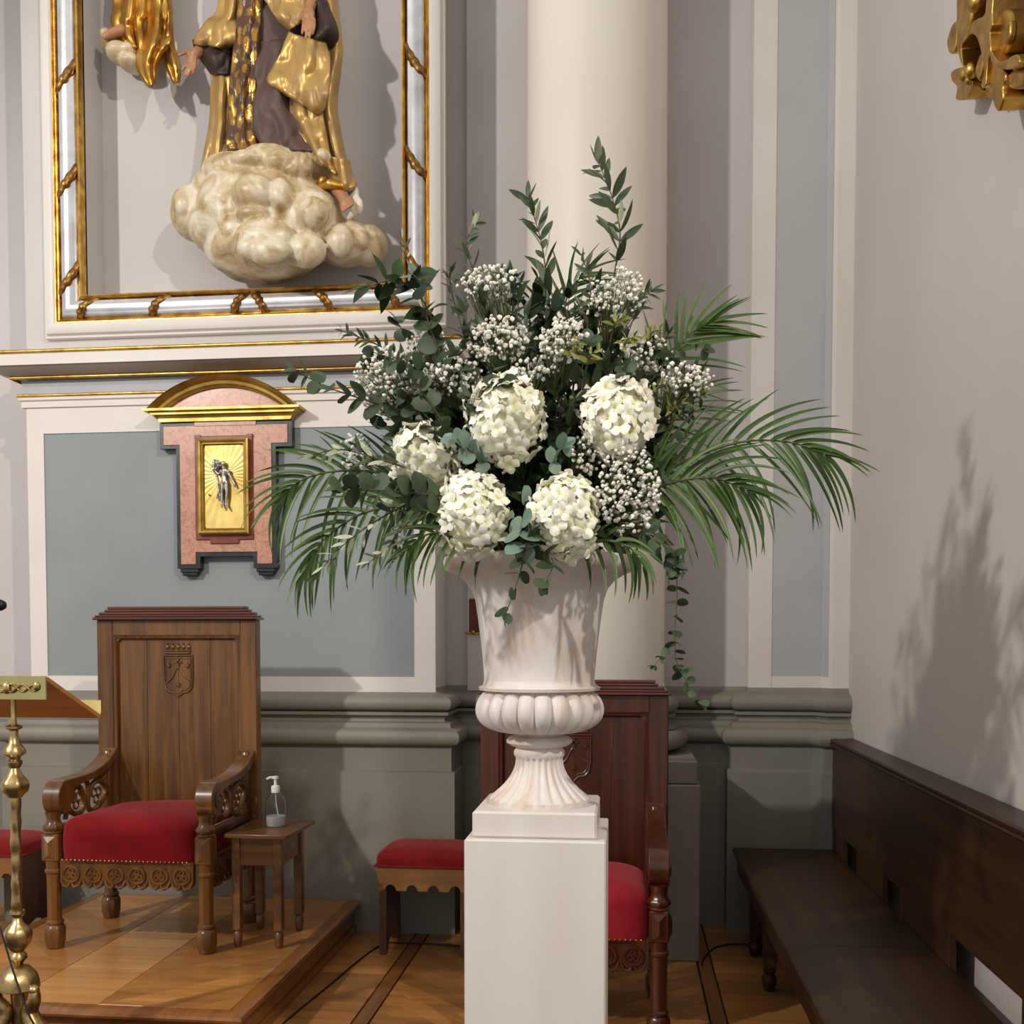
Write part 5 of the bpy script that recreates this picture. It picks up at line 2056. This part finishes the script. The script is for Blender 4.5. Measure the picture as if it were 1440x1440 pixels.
frond('long arching palm frond reaching out over the corner pilaster', [(900, 690, 2.62), (960, 650, 2.58), (1040, 622, 2.56), (1110, 622, 2.55), (1160, 640, 2.55)], 17, 0.27, 0.34, (0, -0.1, 1), 70, 16)
frond('drooping palm frond under the long arching frond', [(890, 705, 2.52), (940, 680, 2.46), (1000, 672, 2.44), (1050, 690, 2.44)], 14, 0.25, 0.42, (0.1, -0.3, 1), 66, 22)
frond('fan shaped palm frond rising by the upper right column edge', [(890, 600, 2.72), (930, 530, 2.72), (965, 475, 2.72), (1000, 452, 2.72)], 15, 0.22, 0.16, (-0.75, 0, 1), 74, 14)
frond('palm frond standing upright behind the right hydrangea head', [(900, 650, 2.75), (945, 590, 2.78), (975, 550, 2.8)], 12, 0.20, 0.2, (-0.8, 0, 1), 70, 18)
frond('long palm frond reaching left across the tabernacle side', [(640, 690, 2.66), (560, 668, 2.62), (480, 662, 2.58), (425, 675, 2.55), (395, 700, 2.54)], 17, 0.24, 0.34, (0, -0.1, 1), 72, 16)
frond('lower left palm frond drooping beside the presiding chair top', [(650, 735, 2.58), (580, 712, 2.52), (510, 722, 2.48), (455, 760, 2.46), (430, 800, 2.46)], 17, 0.21, 0.34, (-0.3, -0.1, 1), 66, 14)
frond('short palm frond spilling over the left urn rim', [(690, 770, 2.55), (650, 748, 2.44), (600, 752, 2.40), (570, 775, 2.40)], 10, 0.16, 0.45, (0, -0.4, 1), 60, 20)
frond('short palm frond spilling over the right urn rim', [(810, 770, 2.52), (850, 760, 2.42), (885, 770, 2.40), (905, 795, 2.40)], 8, 0.14, 0.45, (0, -0.4, 1), 60, 20)
frond('fine palm frond in the crown of the bouquet', [(780, 560, 2.78), (790, 470, 2.8), (800, 410, 2.8), (830, 380, 2.8)], 13, 0.17, 0.3, (-1, 0, 0.2), 66, 22)

MARKS = [(712, 592, 'around the largest hydrangea'), (868, 591, 'around the right-hand hydrangea'), (600, 645, 'around the left-hand hydrangea'), (664, 722, 'beside the rim hydrangea over the trailing eucalyptus'), (792, 728, 'beside the rim hydrangea near the big baby\'s breath'),
         (860, 420, 'at the foot of the tallest olive branch'), (765, 420, 'at the foot of the upright olive branch'), (590, 460, 'below the gilt frame corner'), (690, 440, 'among the topmost baby\'s breath'), (545, 545, 'among the baby\'s breath by the tabernacle'), (950, 560, 'before the upper palm fan'), (520, 685, 'over the palm frond by the tabernacle'), (940, 690, 'at the root of the long palm frond')]


def near(u, v):
    return min(MARKS, key=lambda m_: (m_[0] - u) ** 2 + (m_[1] - v) ** 2)[2]


# ---- olive branches
def B(*p):
    return [P(*q) for q in p]


branch('olive_branch', 'tallest olive branch with dangling dark leaves, tip of the bouquet', 'branch', 'olive', B((850, 520, 2.7), (862, 400, 2.68), (872, 330, 2.66), (860, 275, 2.66), (843, 232, 2.66)), 13, 0.09, None, 52, twig_m, start=0.35, taper=0.2)
branch('olive_branch', 'upright olive branch with pointed leaves left of the tallest branch', 'branch', 'olive', B((780, 500, 2.66), (772, 420, 2.64), (762, 345, 2.62), (744, 282, 2.62)), 16, 0.085, None, 40, twig_m, start=0.1, taper=0.35)
branch('olive_branch', 'grey-green olive tip in front of the wall step', 'branch', 'olive', B((680, 470, 2.72), (668, 390, 2.72), (655, 345, 2.72), (668, 315, 2.72)), 11, 0.06, None, 45, twig_m, start=0.15, mixk=('oliveu', 0.3))
branch('olive_branch', 'pale olive tip beside the gilt frame edge', 'branch', 'olive', B((610, 480, 2.74), (590, 410, 2.74), (575, 370, 2.74), (566, 335, 2.74)), 7, 0.045, None, 30, twig_m, start=0.2, mixk=('oliveu', 0.3))
branch('olive_branch', 'small olive twig over the cornice, left of upper eucalyptus', 'branch', 'olive', B((600, 530, 2.6), (550, 495, 2.58), (515, 478, 2.57), (482, 466, 2.57)), 10, 0.05, None, 50, twig_m, start=0.3)
branch('olive_branch', 'olive branch with pale leaf undersides drooping over the left palm tips', 'branch', 'olive', B((630, 690, 2.5), (560, 715, 2.42), (490, 760, 2.38), (448, 805, 2.37)), 13, 0.06, None, 48, twig_m, start=0.25, mixk=('oliveu', 0.55))
branch('olive_branch', 'olive sprig with pale leaves above the left palm rachis', 'branch', 'olive', B((610, 670, 2.5), (540, 648, 2.44), (480, 632, 2.42), (440, 640, 2.42)), 10, 0.062, None, 42, twig_m, start=0.25, mixk=('oliveu', 0.4))
branch('olive_branch', 'olive sprig hanging in front of lower left leaves', 'branch', 'olive', B((620, 700, 2.44), (570, 738, 2.38), (545, 770, 2.37), (520, 790, 2.37)), 8, 0.055, None, 45, twig_m, start=0.2, mixk=('oliveu', 0.5))
branch('olive_branch', 'olive spray right of the tallest branch foot', 'branch', 'olive', B((840, 540, 2.64), (870, 470, 2.6), (895, 425, 2.58), (915, 410, 2.58)), 12, 0.06, None, 50, twig_m, start=0.1)
branch('olive_branch', 'dark olive sprig left of the tallest branch foot', 'branch', 'olive', B((820, 500, 2.62), (830, 430, 2.6), (828, 390, 2.6), (818, 360, 2.6)), 9, 0.058, None, 50, twig_m, start=0.2)
for (a, bq) in (((790, 590), (810, 560)), ((930, 600), (985, 575)), ((720, 460), (730, 400)), ((745, 440), (760, 385)), ((820, 470), (850, 430)), ((700, 440), (705, 385)), ((905, 520), (940, 470)), ((800, 480), (815, 430)), ((640, 430), (632, 385))):
    y = dome(*bq) + 0.06
    branch('olive_branch', 'short olive sprig tucked in ' + near(*bq), 'branch', 'olive', [BASE.lerp(P(a[0], a[1], y + 0.05), 0.55), P(a[0], a[1], y + 0.05), P(bq[0], bq[1], y)], 11, 0.058, 'short olive sprigs among the foliage', 48, twig_m, start=0.2)

# ---- eucalyptus
branch('eucalyptus_branch', 'eucalyptus branch with round leaves reaching left over the tabernacle pediment', 'branch', 'euc', B((610, 590, 2.55), (540, 570, 2.5), (470, 548, 2.48), (415, 522, 2.47)), 9, 0.064, None, 62, twig_m, start=0.15, taper=0.35)
branch('eucalyptus_branch', 'grey-green eucalyptus with large round leaves at upper left', 'branch', 'eucg', B((640, 560, 2.55), (615, 490, 2.5), (595, 430, 2.48), (585, 390, 2.48)), 8, 0.06, None, 66, twig_m, start=0.1, taper=0.25, mixk=('euc', 0.55))
branch('ruscus_branch', 'dark branch with long curved leaves hanging before the gilt frame corner', 'branch', 'ruscus', B((620, 480, 2.56), (590, 415, 2.52), (555, 395, 2.50), (520, 402, 2.50)), 8, 0.085, None, 70, twig_m, start=0.2, taper=0.2)
branch('eucalyptus_branch', 'eucalyptus branch with round dark leaves over the left baby\'s breath', 'branch', 'euc', B((640, 620, 2.5), (590, 545, 2.45), (560, 510, 2.43), (525, 495, 2.43)), 9, 0.05, None, 66, twig_m, start=0.1)
branch('eucalyptus_branch', 'eucalyptus branch under the left hydrangea with broad hanging leaves', 'branch', 'euc', B((660, 700, 2.46), (600, 695, 2.40), (540, 690, 2.38), (480, 685, 2.38)), 10, 0.058, None, 75, twig_m, start=0.05, taper=0.2)
branch('eucalyptus_branch', 'eucalyptus stem trailing over the front of the urn rim', 'branch', 'euc', B((745, 745, 2.44), (738, 775, 2.38), (730, 810, 2.37), (712, 862, 2.38)), 6, 0.045, None, 68, stem_m, start=0.1, taper=0.15)
branch('eucalyptus_branch', 'short eucalyptus sprig with green leaves at the rim centre', 'branch', 'euc', B((745, 740, 2.44), (760, 770, 2.38), (778, 790, 2.37), (768, 818, 2.37)), 4, 0.05, None, 66, stem_m, start=0.2, taper=0.2)
branch('eucalyptus_branch', 'blue-grey eucalyptus leaves between the two rim hydrangeas', 'branch', 'eucg', B((745, 690, 2.48), (738, 720, 2.40), (732, 745, 2.38), (735, 765, 2.38)), 4, 0.055, None, 72, stem_m, start=0.2, taper=0.1)
branch('eucalyptus_branch', 'blue-grey eucalyptus sprig between left hydrangea and largest hydrangea', 'branch', 'eucg', B((690, 660, 2.5), (668, 638, 2.42), (652, 626, 2.41), (640, 618, 2.41)), 5, 0.042, None, 70, stem_m, start=0.15, taper=0.1)
branch('eucalyptus_branch', 'blue-grey eucalyptus sprig right of the largest hydrangea', 'branch', 'eucg', B((770, 665, 2.5), (782, 642, 2.42), (790, 630, 2.42)), 3, 0.042, None, 70, stem_m, start=0.3, taper=0.1)
branch('eucalyptus_branch', 'long eucalyptus stem trailing down on the right in front of the column', 'branch', 'euc', B((900, 740, 2.46), (945, 770, 2.42), (952, 830, 2.42), (949, 900, 2.42), (955, 940, 2.42), (985, 985, 2.42)), 14, 0.034, None, 78, stem_m, r=0.0014, start=0.28, taper=0.2, face=-0.2)
branch('eucalyptus_branch', 'tiny side twig beside the long trailing eucalyptus stem', 'branch', 'euc', B((948, 905, 2.42), (934, 918, 2.42), (920, 936, 2.42)), 3, 0.026, None, 60, stem_m, r=0.001, start=0.3)
branch('eucalyptus_branch', 'eucalyptus sprig at the right rim above the trailing stem', 'branch', 'euc', B((880, 730, 2.48), (915, 755, 2.43), (945, 775, 2.42), (950, 800, 2.42)), 7, 0.052, None, 66, stem_m, start=0.1)
branch('eucalyptus_branch', 'eucalyptus leaves beside the right hydrangea edge', 'branch', 'euc', B((900, 640, 2.52), (935, 660, 2.46), (945, 640, 2.45), (955, 620, 2.45)), 5, 0.045, None, 66, stem_m, start=0.1)
branch('eucalyptus_branch', 'eucalyptus leaves among the upper right palm leaflets', 'branch', 'euc', B((900, 560, 2.62), (935, 510, 2.58), (965, 485, 2.56), (990, 490, 2.56)), 6, 0.045, None, 64, stem_m, start=0.2)
for (u, v) in ((925, 545), (945, 575), (975, 560), (880, 480), (915, 470), (800, 490), (865, 455), (830, 500)):
    y = dome(u, v) + 0.02
    branch('tea_leaf_sprig', 'yellow-green curled leaf sprig ' + near(u, v), 'sprig', 'yel', [BASE.lerp(P(u, v, y), 0.6), P(u - 8, v + 30, y + 0.03), P(u, v, y), P(u + 12, v - 6, y)], 6, 0.04, 'yellow-green curled sprigs', 60, twig_m, start=0.5)

# ---- denser eucalyptus and dark sprigs on the left shoulder and in the crown
for (u, v, sz) in ((560, 455, 0.055), (600, 450, 0.055), (520, 520, 0.045), (570, 560, 0.05), (610, 600, 0.05), (540, 600, 0.05), (650, 440, 0.05), (640, 500, 0.05), (590, 520, 0.055), (500, 680, 0.055), (560, 690, 0.055), (930, 640, 0.05), (560, 640, 0.05), (700, 520, 0.045), (880, 520, 0.045), (660, 560, 0.05)):
    y = dome(u, v) - 0.02
    t_ = P(u, v, y)
    m_ = BASE.lerp(t_, 0.6) + Vector((0, 0.05, 0.02))
    branch('eucalyptus_branch', 'green round-leaved eucalyptus sprig ' + near(u, v), 'branch', 'euc', [BASE, m_, t_], 9, sz, 'eucalyptus filler sprigs', 64, stem_m, start=0.42, taper=0.15)
for (u, v) in ((720, 400), (760, 420), (800, 420), (840, 410), (890, 450), (680, 430), (660, 480), (740, 450), (780, 440), (820, 450), (870, 480), (760, 500), (905, 500), (850, 520), (930, 520), (955, 560)):
    y = dome(u, v) + 0.1
    t_ = P(u, v, y)
    branch('ruscus_branch', 'dark glossy green leaf sprig ' + near(u, v), 'branch', 'ruscus', [BASE, BASE.lerp(t_, 0.55) + Vector((0, 0.06, 0.0)), t_], 10, 0.075, 'dark filler sprigs', 50, twig_m, start=0.35, taper=0.25)

# ---- dark filler foliage that makes up the body of the bouquet
cnt = 0
for ring, num in ((0.28, 7), (0.5, 12), (0.72, 18), (0.92, 22)):
    for i in range(num):
        a = 2 * PI * i / num + rnd.uniform(-0.15, 0.15)
        u = 748 + 200 * ring * math.cos(a) * rnd.uniform(0.92, 1.05)
        v = 595 - (185 if math.sin(a) > 0 else 165) * ring * math.sin(a) * rnd.uniform(0.92, 1.05)
        y = dome(u, v) + rnd.uniform(0.08, 0.16)
        kind = ('ruscus', 'ruscus', 'euc', 'ruscus', 'olive')[cnt % 5]
        lab, grp, nm = {'ruscus': ('dark glossy green leaf sprig ' + near(u, v), 'dark filler sprigs', 'ruscus_branch'),
                        'euc': ('green round-leaved eucalyptus sprig ' + near(u, v), 'eucalyptus filler sprigs', 'eucalyptus_branch'),
                        'olive': ('short olive sprig tucked in ' + near(u, v), 'short olive sprigs among the foliage', 'olive_branch')}[kind]
        p0 = BASE + Vector((rnd.uniform(-0.08, 0.08), rnd.uniform(-0.08, 0.08), rnd.uniform(0, 0.05)))
        tip = P(u, v, y)
        mid = p0.lerp(tip, 0.55) + rv() * 0.02 + Vector((0, 0, 0.02))
        branch(nm, lab, 'branch', kind, [p0, mid, tip], 9, {'ruscus': 0.085, 'euc': 0.055, 'olive': 0.06}[kind], grp, 56, twig_m if kind != 'euc' else stem_m, start=0.3, taper=0.15)
        cnt += 1
# back and underside greenery so that the bouquet is whole from the side
for i in range(26):
    a = 2 * PI * i / 26
    tip = Vector((PCX + 0.30 * math.cos(a), PCY + 0.16 + 0.20 * abs(math.sin(a)), 1.72 + 0.55 * rnd.random()))
    branch('ruscus_branch', 'dark glossy green leaf sprig at the back of the bouquet facing the column', 'branch', 'ruscus', [BASE, BASE.lerp(tip, 0.5) + Vector((0, 0, 0.06)), tip], 9, 0.09, 'dark filler sprigs', 58, twig_m, start=0.25, taper=0.1)
